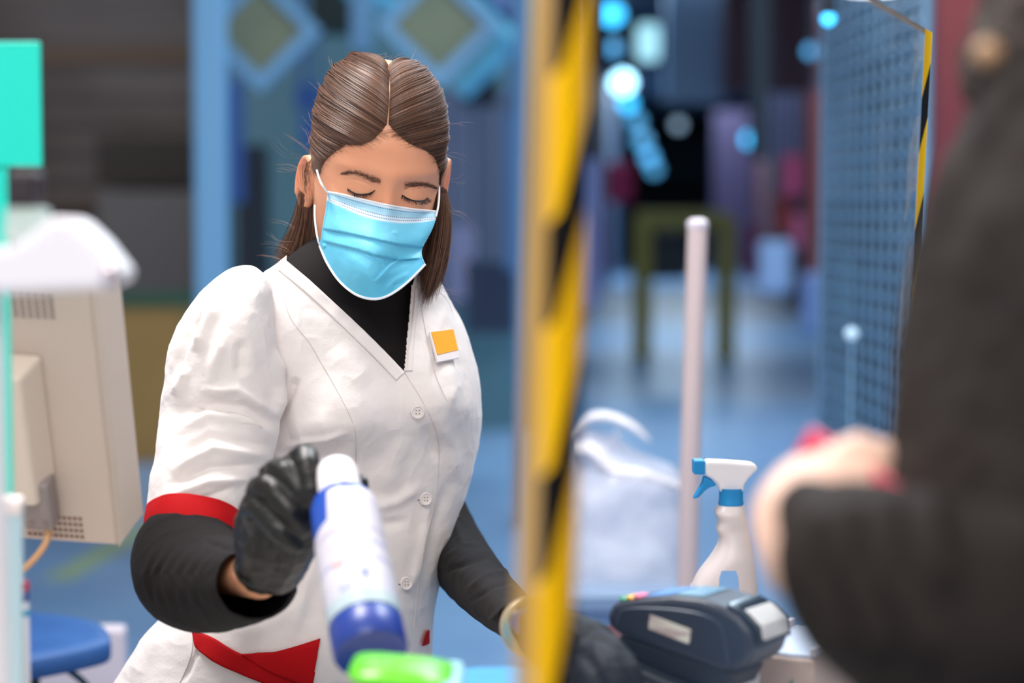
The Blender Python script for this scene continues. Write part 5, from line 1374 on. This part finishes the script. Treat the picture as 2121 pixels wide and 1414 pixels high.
def apply_folds(V, fl, fb=.0013, fs=11, fb2=.0006):
    n_ = normals_of(V); x, y, d = proj(V); w = np.zeros(x.shape); fr_ = (n_[..., 1] < .2)
    for pts, wd, h_ in fl:
        dd, _, tt_ = segdist(x, y, pts); w += 1.25 * h_ * np.exp(-(dd / wd) ** 2) * np.clip(np.minimum(tt_, 1 - tt_) / .25, 0, 1)
    w = np.where(fr_, w, 0) + fbm(V * fs + 5, 2) * fb + fbm(V * np.array([40, 40, 55]), 3) * fb2
    # fine crumple ridges
    w += (1 - abs(vnoise(V * np.array([48, 48, 30]) + 9))) ** 4 * .0006
    return V + n_ * w[..., None]
bust = [((715, 868), (62, 60), .030), ((912, 832), (50, 62), .034)]
def tdisp(V):
    n_ = normals_of(V); x, y, d = proj(V)
    for (cx_, cy_), (sx_, sy_), h_ in bust:
        V = V + np.array([.25, -1, 0]) * (h_ * np.exp(-((x - cx_) / sx_) ** 2 / 2 - ((y - cy_) / np.where(y > cy_, sy_ * .72, sy_ * 1.25)) ** 2 / 2) * (n_[..., 1] < 0))[..., None]
    return apply_folds(V, folds)
trings = [(648, 545, 2.22, 838, 596, 2.25, .055), (592, 545, 2.17, 856, 600, 2.25, .075), (520, 580, 2.12, 890, 614, 2.26, .088), (445, 618, 2.10, 926, 642, 2.27, .098), (405, 690, 2.10, 950, 690, 2.27, .108),
          (408, 770, 2.11, 967, 748, 2.27, .112), (430, 860, 2.12, 977, 815, 2.27, .112), (455, 950, 2.14, 978, 892, 2.27, .108), (462, 1050, 2.15, 958, 1000, 2.27, .100), (450, 1150, 2.15, 918, 1120, 2.26, .098),
          (405, 1230, 2.15, 896, 1220, 2.26, .103), (338, 1300, 2.14, 886, 1310, 2.27, .112), (285, 1362, 2.14, 884, 1385, 2.28, .120), (232, 1440, 2.14, 882, 1455, 2.28, .125), (190, 1560, 2.14, 890, 1570, 2.28, .13), (150, 1800, 2.15, 930, 1800, 2.28, .14), (140, 2100, 2.16, 950, 2100, 2.28, .15)]
# black jersey body under the tunic first
M_blk = mat('black_jersey', '#161214', .9, bump=(500, .3, .0008), spec=.25)
jr = [(l + 4 if i < 3 else l + 10, yl + 6, dl_ + .004, r - (4 if i < 3 else 10), yr + 6, dr_ + .004, th - .0075) for i, (l, yl, dl_, r, yr, dr_, th) in enumerate(trings[:13])]
def jdisp(V):
    n_ = normals_of(V); x, y, d = proj(V)
    for (cx_, cy_), (sx_, sy_), h_ in bust:
        V = V + np.array([.25, -1, 0]) * (.8 * h_ * np.exp(-((x - cx_) / sx_) ** 2 / 2 - ((y - cy_) / np.where(y > cy_, sy_ * .72, sy_ * 1.25)) ** 2 / 2) * (n_[..., 1] < 0))[..., None]
    return V
JR = limb('black_top', jr, M_blk, CA, 150, 200, jdisp)
# tunic shell with the V neck cut out
NT_, MT_ = 640, 520
tun = limb('tunic', trings[1:], M_wt, CA, MT_, NT_, tdisp)
Vt = np.zeros(len(tun.data.vertices) * 3); tun.data.vertices.foreach_get('co', Vt); Vt = Vt.reshape(-1, 3) + np.array(tun.matrix_basis.translation) * 0
VL = [(594, 540), (640, 578), (690, 624), (745, 676), (800, 730), (836, 769)]          # left edge of the V
VR = [(855, 590), (851, 640), (845, 700), (839, 769)]
poly = np.array(VL + VR[::-1] + [(850, 500), (594, 500)], float)
def inside(x, y, poly):
    r_ = np.zeros(x.shape, bool); n_ = len(poly)
    for k in range(n_):
        x0, y0 = poly[k]; x1, y1 = poly[(k + 1) % n_]
        c_ = ((y0 > y) != (y1 > y)) & (x < (x1 - x0) * (y - y0) / (y1 - y0 + 1e-12) + x0); r_ ^= c_
    return r_
ti = np.array(Vt).reshape(MT_, NT_, 3); tx, ty, td = proj(ti); tn = normals_of(ti)
poly2 = np.array([(600, 400), (900, 400), (852, 600), (838, 760), (760, 690), (640, 576), (604, 544)], float)
ins = ((inside(tx, ty, poly) & (np.sin(np.linspace(0, 2 * math.pi, NT_, endpoint=False)) > -.2)[None]) | (inside(tx, ty, poly2) & (np.arange(MT_)[:, None] < 90))).ravel()
gf = grid_faces(MT_, NT_); keep = ~(ins[gf].all(1))
mixed = ins[gf].any(1) & keep; mv = np.unique(gf[mixed]); mv = mv[ins[mv]]
Vt2 = Vt.copy(); X, Y, Dp = proj(Vt2[mv])
bestp = np.stack([X, Y], -1); bd_ = np.full(len(mv), 1e9)
for seq in (VL, VR):
    for k in range(len(seq) - 1):
        p0, p1 = np.array(seq[k], float), np.array(seq[k + 1], float); e_ = p1 - p0; q = np.clip(((np.stack([X, Y], -1) - p0) @ e_) / (e_ @ e_), 0, 1)[:, None] * e_ + p0
        dd = np.linalg.norm(q - np.stack([X, Y], -1), axis=1); m_ = dd < bd_; bestp[m_] = q[m_]; bd_ = np.where(m_, dd, bd_)
Vt2[mv] = W(bestp[:, 0], bestp[:, 1], Dp)
co_ = np.array(tun.data.vertices[0].co); 
old = tun; par_loc = old.location.copy(); me_old = old.data
gfk = gf[keep]; 
pp = Vt2[gfk[len(gfk) // 3]]; 
bpy.data.objects.remove(old)
tun = mobj('tunic', Vt2, gfk, M_wt, CA)
bv_t = BVHTree.FromPolygons([Vector(v) for v in Vt2], gfk.tolist())
sl = tun.modifiers.new('thickness', 'SOLIDIFY'); sl.thickness = .0014; sl.offset = -1
def on_tunic(pts, n_=60, lift=.001, b=None):
    out = []
    for x, y in catmull(np.array(pts, float), n_):
        p, _ = cast(b or bv_t, x, y, lift)
        if p is not None: out.append(p)
    return np.array(out)
# collar bands, seams
def smooth_line(P, it=6):
    P = P.copy()
    for _ in range(it): P[1:-1] = (P[:-2] + P[2:] + 2 * P[1:-1]) / 4
    return P
def band_strip(name, pts, offs, wid, m, n_=80, lift=.0016, thick=.0016):
    "flat strip following pts, wid px towards offs direction"
    C2 = catmull(np.array(pts, float), n_); dx = np.gradient(C2, axis=0); nn = np.stack([-dx[:, 1], dx[:, 0]], -1); nn /= np.linalg.norm(nn, axis=1)[:, None]; nn *= offs
    rows_ = []
    for q in np.linspace(-.14 if offs > 0 else -.42, 1, 7):
        P = C2 + nn * wid * q; r_ = []
        for x, y in P:
            p, _ = cast(bv_t, x, y, lift)
            r_.append(p if p is not None else np.array([np.nan] * 3))
        r_ = np.array(r_)
        bad = np.isnan(r_[:, 0])
        if bad.any():
            dgood = proj(r_[~bad])[2]; idx = np.arange(n_); dd = np.interp(idx, idx[~bad], dgood); r_[bad] = W(P[bad, 0], P[bad, 1], dd[bad])
        rows_.append(smooth_line(r_, 3))
    A = np.array(rows_); B_ = A + np.array([0, 1, 0]) * thick * 1.6
    V = np.concatenate([A.reshape(-1, 3), B_.reshape(-1, 3)]); gfs = grid_faces(7, n_, False); nb_ = 7 * n_
    e_ = [j for j in range(n_)] + [i * n_ + n_ - 1 for i in range(1, 7)] + [6 * n_ + j for j in range(n_ - 2, -1, -1)] + [i * n_ for i in range(5, 0, -1)]
    Fc = gfs.tolist() + (gfs + nb_)[:, ::-1].tolist() + [[e_[k], e_[k] + nb_, e_[(k + 1) % len(e_)] + nb_, e_[(k + 1) % len(e_)]] for k in range(len(e_))]
    return mobj(name, V, Fc, m, tun, True)
band_strip('collar_band', [(594, 541), (640, 579), (690, 625), (745, 677), (800, 731), (838, 771)], 1, 26, M_wt)
band_strip('collar_band', [(849, 596), (846, 640), (840, 700), (837, 768)], -1, 17, M_wt, 60)
M_seam = mat('seam_thread', '#d3cac9', .8)
def seam(pts, r=.0005, lift=.0003):
    P = on_tunic(pts, 90, lift)
    if len(P) > 6: V, f = tube_vf(smooth_line(P), r, 6); MB().add(V, f).build('seam', M_seam, tun, True)
seam([(578, 560), (597, 650), (640, 708), (667, 754), (707, 825), (734, 887), (737, 950), (731, 1000), (722, 1080)])
seam([(838, 771), (880, 840), (905, 900), (909, 960), (900, 1040), (880, 1120), (864, 1230), (858, 1300)])
seam([(868, 612), (882, 690), (900, 770), (925, 830)])
seam([(400, 1312), (395, 1360), (365, 1430)])
# buttons
M_btn = mat('button_white', '#e6dedc', .3); M_hole = mat('button_hole', '#8c8080', .6)
for (bx_, by_) in ((865, 852), (880, 1032), (840, 1207)):
    p, n_ = cast(bv_t, bx_, by_, .0006); n_ = n_ * .5 + np.array([.1, -.9, .1]) * .5; n_ /= np.linalg.norm(n_)
    V, f = lathe_vf([(.0066, 0), (.0074, .0008), (.0072, .0026), (.0060, .0030), (.0050, .0020), (.001, .0018)], p, n_, 32)
    bt = MB().add(V, f).build('button', M_btn, tun, True)
    x_ = np.cross(n_, [0, 0, 1]); x_ /= np.linalg.norm(x_); y_ = np.cross(n_, x_); hb = MB()
    for sx_ in (-1, 1):
        for sy_ in (-1, 1):
            V, f = lathe_vf([(.0007, .0015), (.0007, .0022)], p + x_ * .0017 * sx_ + y_ * .0017 * sy_, n_, 10); hb.add(V, f)
    hb.build('thread_holes', M_hole, bt)
    P = [cast(bv_t, bx_ - 15 + k, by_ + 3 - k * .2, .0004)[0] for k in range(0, 10, 2)]
    V, f = tube_vf(P, .0006, 6); MB().add(V, f).build('buttonhole', M_hole, tun, True)
# red pocket trims
M_red = mat('red_cotton', '#b40610', .8, bump=(420, .2, .001), spec=.2)
def patch_px(name, polyL, polyR, m, n_=60, lift=.0035, par=None, b=None):
    A = catmull(np.array(polyL, float), n_); B_ = catmull(np.array(polyR, float), n_); rows_ = []
    for q in np.linspace(0, 1, 9):
        P = A * (1 - q) + B_ * q; r_ = []
        for x, y in P:
            p, _ = cast(b or bv_t, x, y, lift); r_.append(p if p is not None else np.full(3, np.nan))
        r_ = np.array(r_); bad = np.isnan(r_[:, 0])
        if bad.all(): continue
        if bad.any():
            idx = np.arange(n_); dd = np.interp(idx, idx[~bad], proj(r_[~bad])[2]); r_[bad] = W(P[bad, 0], P[bad, 1], dd[bad])
        rows_.append(smooth_line(r_, 4))
    A = np.array(rows_); k_ = len(rows_); B_ = A + np.array([0, .0035, 0])
    V = np.concatenate([A.reshape(-1, 3), B_.reshape(-1, 3)]); gfs = grid_faces(k_, n_, False); nb_ = k_ * n_
    e_ = [j for j in range(n_)] + [i * n_ + n_ - 1 for i in range(1, k_)] + [(k_ - 1) * n_ + j for j in range(n_ - 2, -1, -1)] + [i * n_ for i in range(k_ - 2, 0, -1)]
    Fc = gfs.tolist() + (gfs + nb_)[:, ::-1].tolist() + [[e_[k], e_[k] + nb_, e_[(k + 1) % len(e_)] + nb_, e_[(k + 1) % len(e_)]] for k in range(len(e_))]
    return mobj(name, V, Fc, m, par or tun, True)
patch_px('pocket_trim', [(400, 1308), (440, 1322), (500, 1356), (570, 1376), (650, 1392)], [(405, 1340), (440, 1368), (490, 1392), (560, 1420), (640, 1445)], M_red)
patch_px('pocket_flap', [(500, 1356), (560, 1352), (610, 1340), (661, 1322)], [(520, 1368), (570, 1396), (610, 1412), (640, 1430)], M_red, lift=.005)
patch_px('pocket_trim', [(884, 1304), (878, 1307), (872, 1322)], [(884, 1330), (878, 1334), (868, 1337)], M_red, 20)
# name badge
p, n_ = cast(bv_t, 918, 715, .004)
bp_ = [W(888, 688, proj(cast(bv_t, 889, 690)[0])[2] - .004), W(938, 682, proj(cast(bv_t, 936, 684)[0])[2] - .004), W(950, 742, proj(cast(bv_t, 946, 742)[0])[2] - .010), W(905, 751, proj(cast(bv_t, 905, 749)[0])[2] - .010)]
bp_ = np.array(bp_); bc = bp_.mean(0); nn = np.cross(bp_[1] - bp_[0], bp_[3] - bp_[0]); nn /= np.linalg.norm(nn); nn = nn if nn[1] < 0 else -nn
V = np.concatenate([bp_ + nn * .0015, bp_ - nn * .001]); q4 = [[0, 1, 2, 3], [7, 6, 5, 4], [0, 4, 5, 1], [1, 5, 6, 2], [2, 6, 7, 3], [3, 7, 4, 0]]
BG = MB().add(V, q4).build('name_badge', mat('badge_white', '#e6e0e4', .3), tun, bevel=.0006)
def bq(u_, v_): return (bp_[0] * (1 - u_) + bp_[1] * u_) * (1 - v_) + (bp_[3] * (1 - u_) + bp_[2] * u_) * v_
qq = np.array([bq(.05, .03), bq(.96, .02), bq(.99, .74), bq(.05, .78)]); V = np.concatenate([qq + nn * .0022, qq + nn * .001])
MB().add(V, q4).build('badge_insert', mat('orange_insert', '#f5a81e', .35), BG)
MB().tube([bc - nn * .001 + [0, 0, -.012], bc - nn * .006 + [0, 0, -.014]], .003, 10).build('badge_pin', mat('pin_steel', '#8f8f95', .3, .8), BG)

# ---------------- turtleneck collar
ax0 = W(738, 668, 2.155); ax1 = W(752, 560, 2.185)
cr = [(640, 560, 2.21, 822, 668, 2.21, .052, 14), (642, 545, 2.21, 834, 640, 2.21, .056, 14), (640, 528, 2.21, 838, 612, 2.21, .057, 12), (642, 512, 2.21, 838, 594, 2.21, .056, 10), (650, 505, 2.21, 832, 590, 2.21, .053, 8), (655, 515, 2.21, 826, 600, 2.21, .048, 8)]
def kdisp(V):
    n_ = normals_of(V); x, y, d = proj(V); w = np.zeros(x.shape)
    for pts, wd, h_ in [([(700, 600), (760, 645), (838, 628)], 5, .002), ([(720, 640), (780, 668), (830, 655)], 4, -.002), ([(690, 560), (740, 610), (838, 600)], 7, .0015)]:
        dd, _, _ = segdist(x, y, pts); w += h_ * np.exp(-(dd / wd) ** 2)
    return V + n_ * (w + fbm(V * 30) * .001)[..., None]
limb('turtleneck_collar', cr, M_blk, CA, 70, 160, kdisp)
limb('neck_yoke', [(600, 600, 2.19, 850, 740, 2.21, .088, 20), (618, 575, 2.20, 842, 690, 2.21, .075, 16), (632, 558, 2.205, 832, 664, 2.21, .060, 14), (640, 548, 2.21, 826, 650, 2.21, .053, 12)], M_blk, CA, 50, 140)

# ---------------- right sleeve (left of the picture), cuff, forearm
sf = [([(578, 868), (490, 806), (412, 812)], 12, .0036), ([(575, 882), (510, 842), (446, 836), (350, 862)], 11, -.0022), ([(571, 905), (500, 872), (430, 862), (360, 900)], 12, .0036), ([(568, 925), (436, 905), (368, 946)], 11, -.0026),
      ([(556, 945), (440, 932), (352, 980)], 11, .0036), ([(537, 962), (436, 966), (345, 1010)], 8, -.003), ([(525, 990), (430, 1000), (340, 1035)], 10, .003), ([(450, 622), (425, 680), (408, 730)], 13, .005), ([(420, 640), (385, 700), (350, 790)], 9, -.004),
      ([(470, 680), (440, 760), (430, 820)], 14, .003), ([(570, 720), (580, 800), (572, 870)], 10, .004), ([(500, 700), (500, 780)], 12, -.0025), ([(390, 760), (360, 820)], 10, .003), ([(480, 1010), (400, 1040)], 7, -.002)]
sf = [(p_, w_, h_ * 1.5) for p_, w_, h_ in sf]
def sldisp(V): return apply_folds(V, sf, .0016, 18, .0008)
srings = [(470, 640, 2.10, 545, 640, 2.10, .03), (430, 618, 2.08, 556, 672, 2.08, .058), (386, 645, 2.06, 566, 720, 2.07, .068), (350, 715, 2.045, 576, 790, 2.06, .070), (338, 795, 2.04, 579, 860, 2.055, .068), (330, 860, 2.035, 570, 925, 2.05, .065),
          (321, 930, 2.02, 553, 980, 2.03, .066), (311, 1000, 2.0, 528, 1035, 2.01, .064, 8), (304, 1056, 1.985, 502, 1084, 1.995, .062, 20), (301, 1100, 1.975, 499, 1112, 1.985, .062, 20)]
srings = [r if len(r) == 8 else tuple(r) + (0,) for r in srings]
slv = limb('tunic_sleeve', srings, M_wt, CA, 300, 260, sldisp)
sol = slv.modifiers.new('thickness', 'SOLIDIFY'); sol.thickness = .0015; sol.offset = -1
cuff = limb('sleeve_cuff', [(303, 1056, 1.984, 504, 1084, 1.995, .066, 16), (299, 1080, 1.979, 503, 1100, 1.989, .0675, 18), (298.5, 1104, 1.975, 501, 1118, 1.985, .068, 22)], M_red, CA, 16, 160, lambda V: V + normals_of(V) * (fbm(V * 30) * .0010)[..., None])
sol = cuff.modifiers.new('thickness', 'SOLIDIFY'); sol.thickness = .002; sol.offset = 0
ff = []
for k, off in enumerate([0, 22, 46, 72, 100, 128, 150]):
    ff.append(([(330 + off, 1118 + k * 2), (300 + off * .85, 1190), (318 + off * .9, 1270)], 6.5, .0009))
for k, off in enumerate([10, 34, 60, 86, 114]):
    ff.append(([(330 + off, 1120), (300 + off * .85, 1190), (318 + off * .9, 1270)], 5, -.0007))
ff += [([(420, 1120), (470, 1135), (497, 1140)], 6, -.002), ([(480, 1170), (470, 1230), (490, 1280)], 12, .002)]
def fdisp(V): return apply_folds(V, ff, .0008, 20, .0004)
fr = [tuple(q) + (0,) * (8 - len(q)) for q in [(345, 1010, 2.0, 478, 1030, 2.005, .036, 10), (310, 1088, 1.985, 488, 1100, 1.99, .040, 26), (283, 1150, 1.96, 496, 1120, 1.955, .048), (280, 1200, 1.945, 497, 1121, 1.935, .048), (300, 1256, 1.92, 497, 1122, 1.915, .046), (345, 1292, 1.90, 497, 1123, 1.895, .044),
      (405, 1306, 1.875, 496, 1124, 1.87, .042), (470, 1304, 1.845, 494, 1126, 1.845, .041), (520, 1294, 1.825, 492, 1130, 1.83, .041), (566, 1276, 1.80, 498, 1136, 1.815, .040)]]
slb = limb('black_sleeve', fr, M_blk, CA, 180, 200, fdisp)
sol = slb.modifiers.new('thickness', 'SOLIDIFY'); sol.thickness = .0016; sol.offset = -1
# left arm (right of the picture)
lf2 = [([(915, 1160), (960, 1130), (1000, 1125)], 5, .002), ([(905, 1190), (970, 1165), (1020, 1150)], 5, -.002), ([(960, 1230), (1010, 1190), (1060, 1180)], 5, .002), ([(970, 1250), (1020, 1215), (1070, 1205)], 4, -.0018), ([(1010, 1290), (1060, 1250)], 5, .0018), ([(940, 1080), (960, 1130)], 8, .002)]
lr = [(890, 980, 2.36, 930, 930, 2.37, .036), (874, 1105, 2.36, 954, 1025, 2.36, .038), (896, 1190, 2.29, 1000, 1112, 2.29, .040), (952, 1254, 2.12, 1040, 1170, 2.13, .041), (1010, 1297, 1.96, 1078, 1218, 1.97, .036), (1056, 1330, 1.87, 1100, 1248, 1.88, .031), (1072, 1342, 1.845, 1112, 1262, 1.855, .030)]
sll = limb('black_sleeve', lr, M_blk, CA, 160, 140, lambda V: apply_folds(V, lf2, .0008, 20, .0004))
sol = sll.modifiers.new('thickness', 'SOLIDIFY'); sol.thickness = .0016; sol.offset = -1
# bracelet watch
wc = W(1100, 1297, 1.80); wt = W(1180, 1335, 1.72) - W(1060, 1270, 1.9); wt /= np.linalg.norm(wt)
V, f = lathe_vf([(.0265, -.005), (.0285, -.004), (.0285, .004), (.0265, .005)], wc, wt, 40); MB().add(V, f).build('bracelet', mat('gold_steel', '#d8c8a8', .25, .9), CA, True)
V, f = lathe_vf([(.001, .008), (.010, .008), (.012, .005), (.012, 0)], wc + np.array([-.006, -.022, .008]), np.array([-.3, -.9, .3]), 28); MB().add(V, f).build('watch', mat('watch_blue', '#2c4f8c', .3, .2), CA, True)

# ---------------- gloved hands
M_glv = mat('black_glove', '#0b0a0b', .4, bump=(30, .5, .003), spec=.5)
def gl_disp(V): return fbm(V * 70, 2) * .0009 + (1 - abs(vnoise(V * 95))) ** 5 * .0008
gr = [Hc([(548, 1172, 1.795), (560, 1120, 1.770), (575, 1060, 1.755)], [.0265, .029, .029]),
      Hc([(575, 1180, 1.79), (600, 1120, 1.765), (612, 1050, 1.75)], [.023, .026, .027]),
      Hc([(522, 1150, 1.79), (528, 1095, 1.775), (545, 1050, 1.765)], [.015, .019, .020]),
      Hc([(560, 1060, 1.755), (590, 1010, 1.75), (610, 980, 1.75)], [.026, .024, .018]),
      # index along the cap, the others stacked below it, curling behind the can
      Hc([(585, 1010, 1.745), (612, 966, 1.730), (630, 950, 1.705), (640, 985, 1.690), (646, 1030, 1.686)], [.013, .0125, .0125, .0105, .0095]),
      Hc([(560, 1030, 1.745), (566, 985, 1.722), (590, 978, 1.698), (622, 1015, 1.690), (640, 1055, 1.692)], [.013, .0125, .0115, .0105, .0095]),
      Hc([(545, 1060, 1.745), (536, 1018, 1.722), (560, 1012, 1.696), (600, 1058, 1.684), (628, 1092, 1.690)], [.0125, .0118, .0112, .0105, .009]),
      Hc([(540, 1100, 1.750), (518, 1058, 1.730), (536, 1054, 1.705), (580, 1100, 1.690), (612, 1126, 1.694)], [.0115, .0105, .010, .0098, .0085]),
      # thumb behind the can, tip showing on its far side
      Hc([(600, 1120, 1.765), (640, 1060, 1.765), (700, 1020, 1.76), (742, 1006, 1.745)], [.017, .0145, .0125, .0100])]
rg = blob('glove', gr, .0018, 5, M_glv, CA, gl_disp)
V, f = lathe_vf([(.0235, -.002), (.0262, -.003), (.0275, 0), (.0262, .003), (.0235, .003)], W(546, 1180, 1.797), W(560, 1110, 1.77) - W(540, 1200, 1.80), 36)
MB().add(V, f).build('glove_rolled_edge', M_glv, CA, True)
# left glove over the terminal stand
gl_ = [Hc([(1112, 1296, 1.79), (1160, 1320, 1.75), (1215, 1345, 1.71)], [.024, .026, .027]),
       Hc([(1120, 1320, 1.79), (1170, 1355, 1.74), (1215, 1380, 1.70)], [.021, .024, .025]),
       Hc([(1205, 1330, 1.71), (1262, 1345, 1.68), (1298, 1385, 1.66), (1308, 1430, 1.65), (1300, 1470, 1.65)], [.014, .0125, .0115, .0105, .0095]),
       Hc([(1210, 1350, 1.70), (1248, 1370, 1.66), (1272, 1415, 1.64), (1275, 1460, 1.64), (1268, 1490, 1.64)], [.0145, .013, .012, .0105, .0095]),
       Hc([(1205, 1370, 1.695), (1225, 1400, 1.655), (1238, 1440, 1.64), (1240, 1480, 1.64)], [.0135, .0125, .0115, .0095]),
       Hc([(1195, 1385, 1.69), (1200, 1420, 1.66), (1205, 1460, 1.65), (1205, 1490, 1.65)], [.012, .011, .0095, .0085]),
       Hc([(1150, 1340, 1.75), (1165, 1385, 1.70), (1185, 1425, 1.67), (1200, 1460, 1.66)], [.017, .014, .012, .0095])]
blob('glove', gl_, .002, 5, mat('dark_glove', '#17161b', .6, bump=(30, .3, .003), spec=.2), CA, gl_disp)

# ================================================================== spray can in her hand
cb = W(768, 1352, 1.555); ct_ = W(694, 962, 1.700)
ax = ct_ - cb; Lc = np.linalg.norm(ax); ax /= Lc
rc = .0285
CN = root('spray_can', cb, 'white and blue spray can held tilted in the gloved hand', 'spray can')
M_cb = mat('can_blue', '#1f4fb4', .3); M_cbd = mat('can_blue_dark', '#1c3a92', .35); M_cw = mat('can_cap_white', '#f6f1f6', .3)
s1 = Lc - .048
V, f = lathe_vf([(.004, .004), (rc * .86, .003), (rc * .97, 0), (rc + .0006, .003), (rc + .0006, .026), (rc, .028), (rc, s1 - .012), (rc * .97, s1 - .003), (rc * .88, s1 + .004), (rc * .74, s1 + .009), (rc * .68, s1 + .010)], cb, ax, 64)
MB().add(V, f).build('can_body', M_cb, CN, True)
V, f = lathe_vf([(rc * .80, .0015), (rc * .985, -.0012), (rc + .0012, .002), (rc + .0012, .024), (rc + .0004, .025)], cb, ax, 64); MB().add(V, f).build('base_ring', M_cbd, CN, True)
r_c = .0185
V, f = lathe_vf([(r_c, s1 + .006), (r_c, s1 + .030), (r_c * .97, s1 + .038), (r_c * .85, s1 + .044), (r_c * .6, s1 + .0475), (.001, s1 + .0485)], cb, ax, 56); MB().add(V, f).build('cap', M_cw, CN, True)
# label sleeve with an angled upper corner
M_lab = mat('can_label', '#cfcbdb', .35); t = NT(M_lab)
tc_ = t.node('ShaderNodeTexCoord'); sx = t.node('ShaderNodeSeparateXYZ'); t.link(tc_.outputs['UV'], sx.inputs[0])
rp = t.node('ShaderNodeValToRGB'); rp.color_ramp.interpolation = 'EASE'; el = rp.color_ramp.elements
el[0].color = lin('#b9ccd6'); el[1].color = lin('#d6d3e0'); el[1].position = 1.0
for p_, c_ in ((.08, '#b5c8d2'), (.13, '#cdcddc'), (.34, '#d8d5e2'), (.36, '#aab0d2'), (.40, '#d6d3e0'), (.58, '#cfcbd8'), (.62, '#bdb9cc'), (.66, '#d4d1dc')): e_ = el.new(p_); e_.color = lin(c_)
t.link(sx.outputs[1], rp.inputs[0])
nz = t.node('ShaderNodeTexNoise', Scale=6.0, Detail=3.0); mpn = t.node('ShaderNodeMapping'); mpn.inputs['Scale'].default_value = (1.2, 5, 1); t.link(tc_.outputs['UV'], mpn.inputs[0]); t.link(mpn.outputs[0], nz.inputs['Vector'])
rp2 = t.node('ShaderNodeValToRGB'); rp2.color_ramp.elements[0].position = .56; rp2.color_ramp.elements[1].position = .72; t.link(nz.outputs['Fac'], rp2.inputs[0])
mxc = t.node('ShaderNodeMix', data_type='RGBA'); mxc.inputs['B'].default_value = lin('#b9bce0'); t.link(rp.outputs[0], mxc.inputs['A'])
mu = t.node('ShaderNodeMath', operation='MULTIPLY'); mu.inputs[1].default_value = .35; t.link(rp2.outputs[0], mu.inputs[0]); t.link(mu.outputs[0], mxc.inputs['Factor']); t.link(mxc.outputs['Result'], t.b.inputs['Base Color'])
x_ = np.cross([0, 0, 1.], ax); x_ /= np.linalg.norm(x_); y_ = np.cross(ax, x_)
if y_[1] > 0: y_ = -y_
if x_[0] < 0: x_ = -x_
V = []; uv = []; na, nh = 160, 60
for i in range(na):
    a = 2 * math.pi * i / (na - 1); dirv = math.sin(a) * x_ + math.cos(a) * y_       # a=0 faces the viewer, +x to the right
    aa = (a + math.pi) % (2 * math.pi) - math.pi
    top = s1 - .004 if aa > -.62 else s1 - .004 - .030 * min(1, (-.62 - aa) / .12) - .012 * max(0, (-.74 - aa))
    for j in range(nh):
        q = j / (nh - 1); h_ = .028 + (top - .028) * q
        rr2 = rc + .0007 - max(0, (h_ - (s1 - .012))) * .12
        V.append(cb + ax * h_ + dirv * rr2); uv.append((i / (na - 1), (h_ - .028) / (s1 - .028)))
lb_ = mobj('label', V, grid_faces(na, nh, False), M_lab, CN, True, uv)
sol = lb_.modifiers.new('thickness', 'SOLIDIFY'); sol.thickness = .0005
def lab_patch(name, a0, a1, h0, h1, c):
    V = []
    for a in np.linspace(a0, a1, 14):
        for h_ in np.linspace(h0, h1, 6): V.append(cb + ax * h_ + (math.sin(a) * x_ + math.cos(a) * y_) * (rc + .0012))
    o = mobj(name, V, grid_faces(14, 6, False), mat('print_' + name, c, .4), lb_, True); s_ = o.modifiers.new('t', 'SOLIDIFY'); s_.thickness = .0003
lab_patch('red_print', -.85, -.5, .070, .100, '#f0cfd2')
lab_patch('blue_print', -.06, .12, .054, .062, '#8f9ad0')
lab_patch('blue_line', -.4, .9, .092, .0945, '#b4bce2')
lab_patch('blue_line', -.75, -.35, .045, .050, '#b0b8e0')
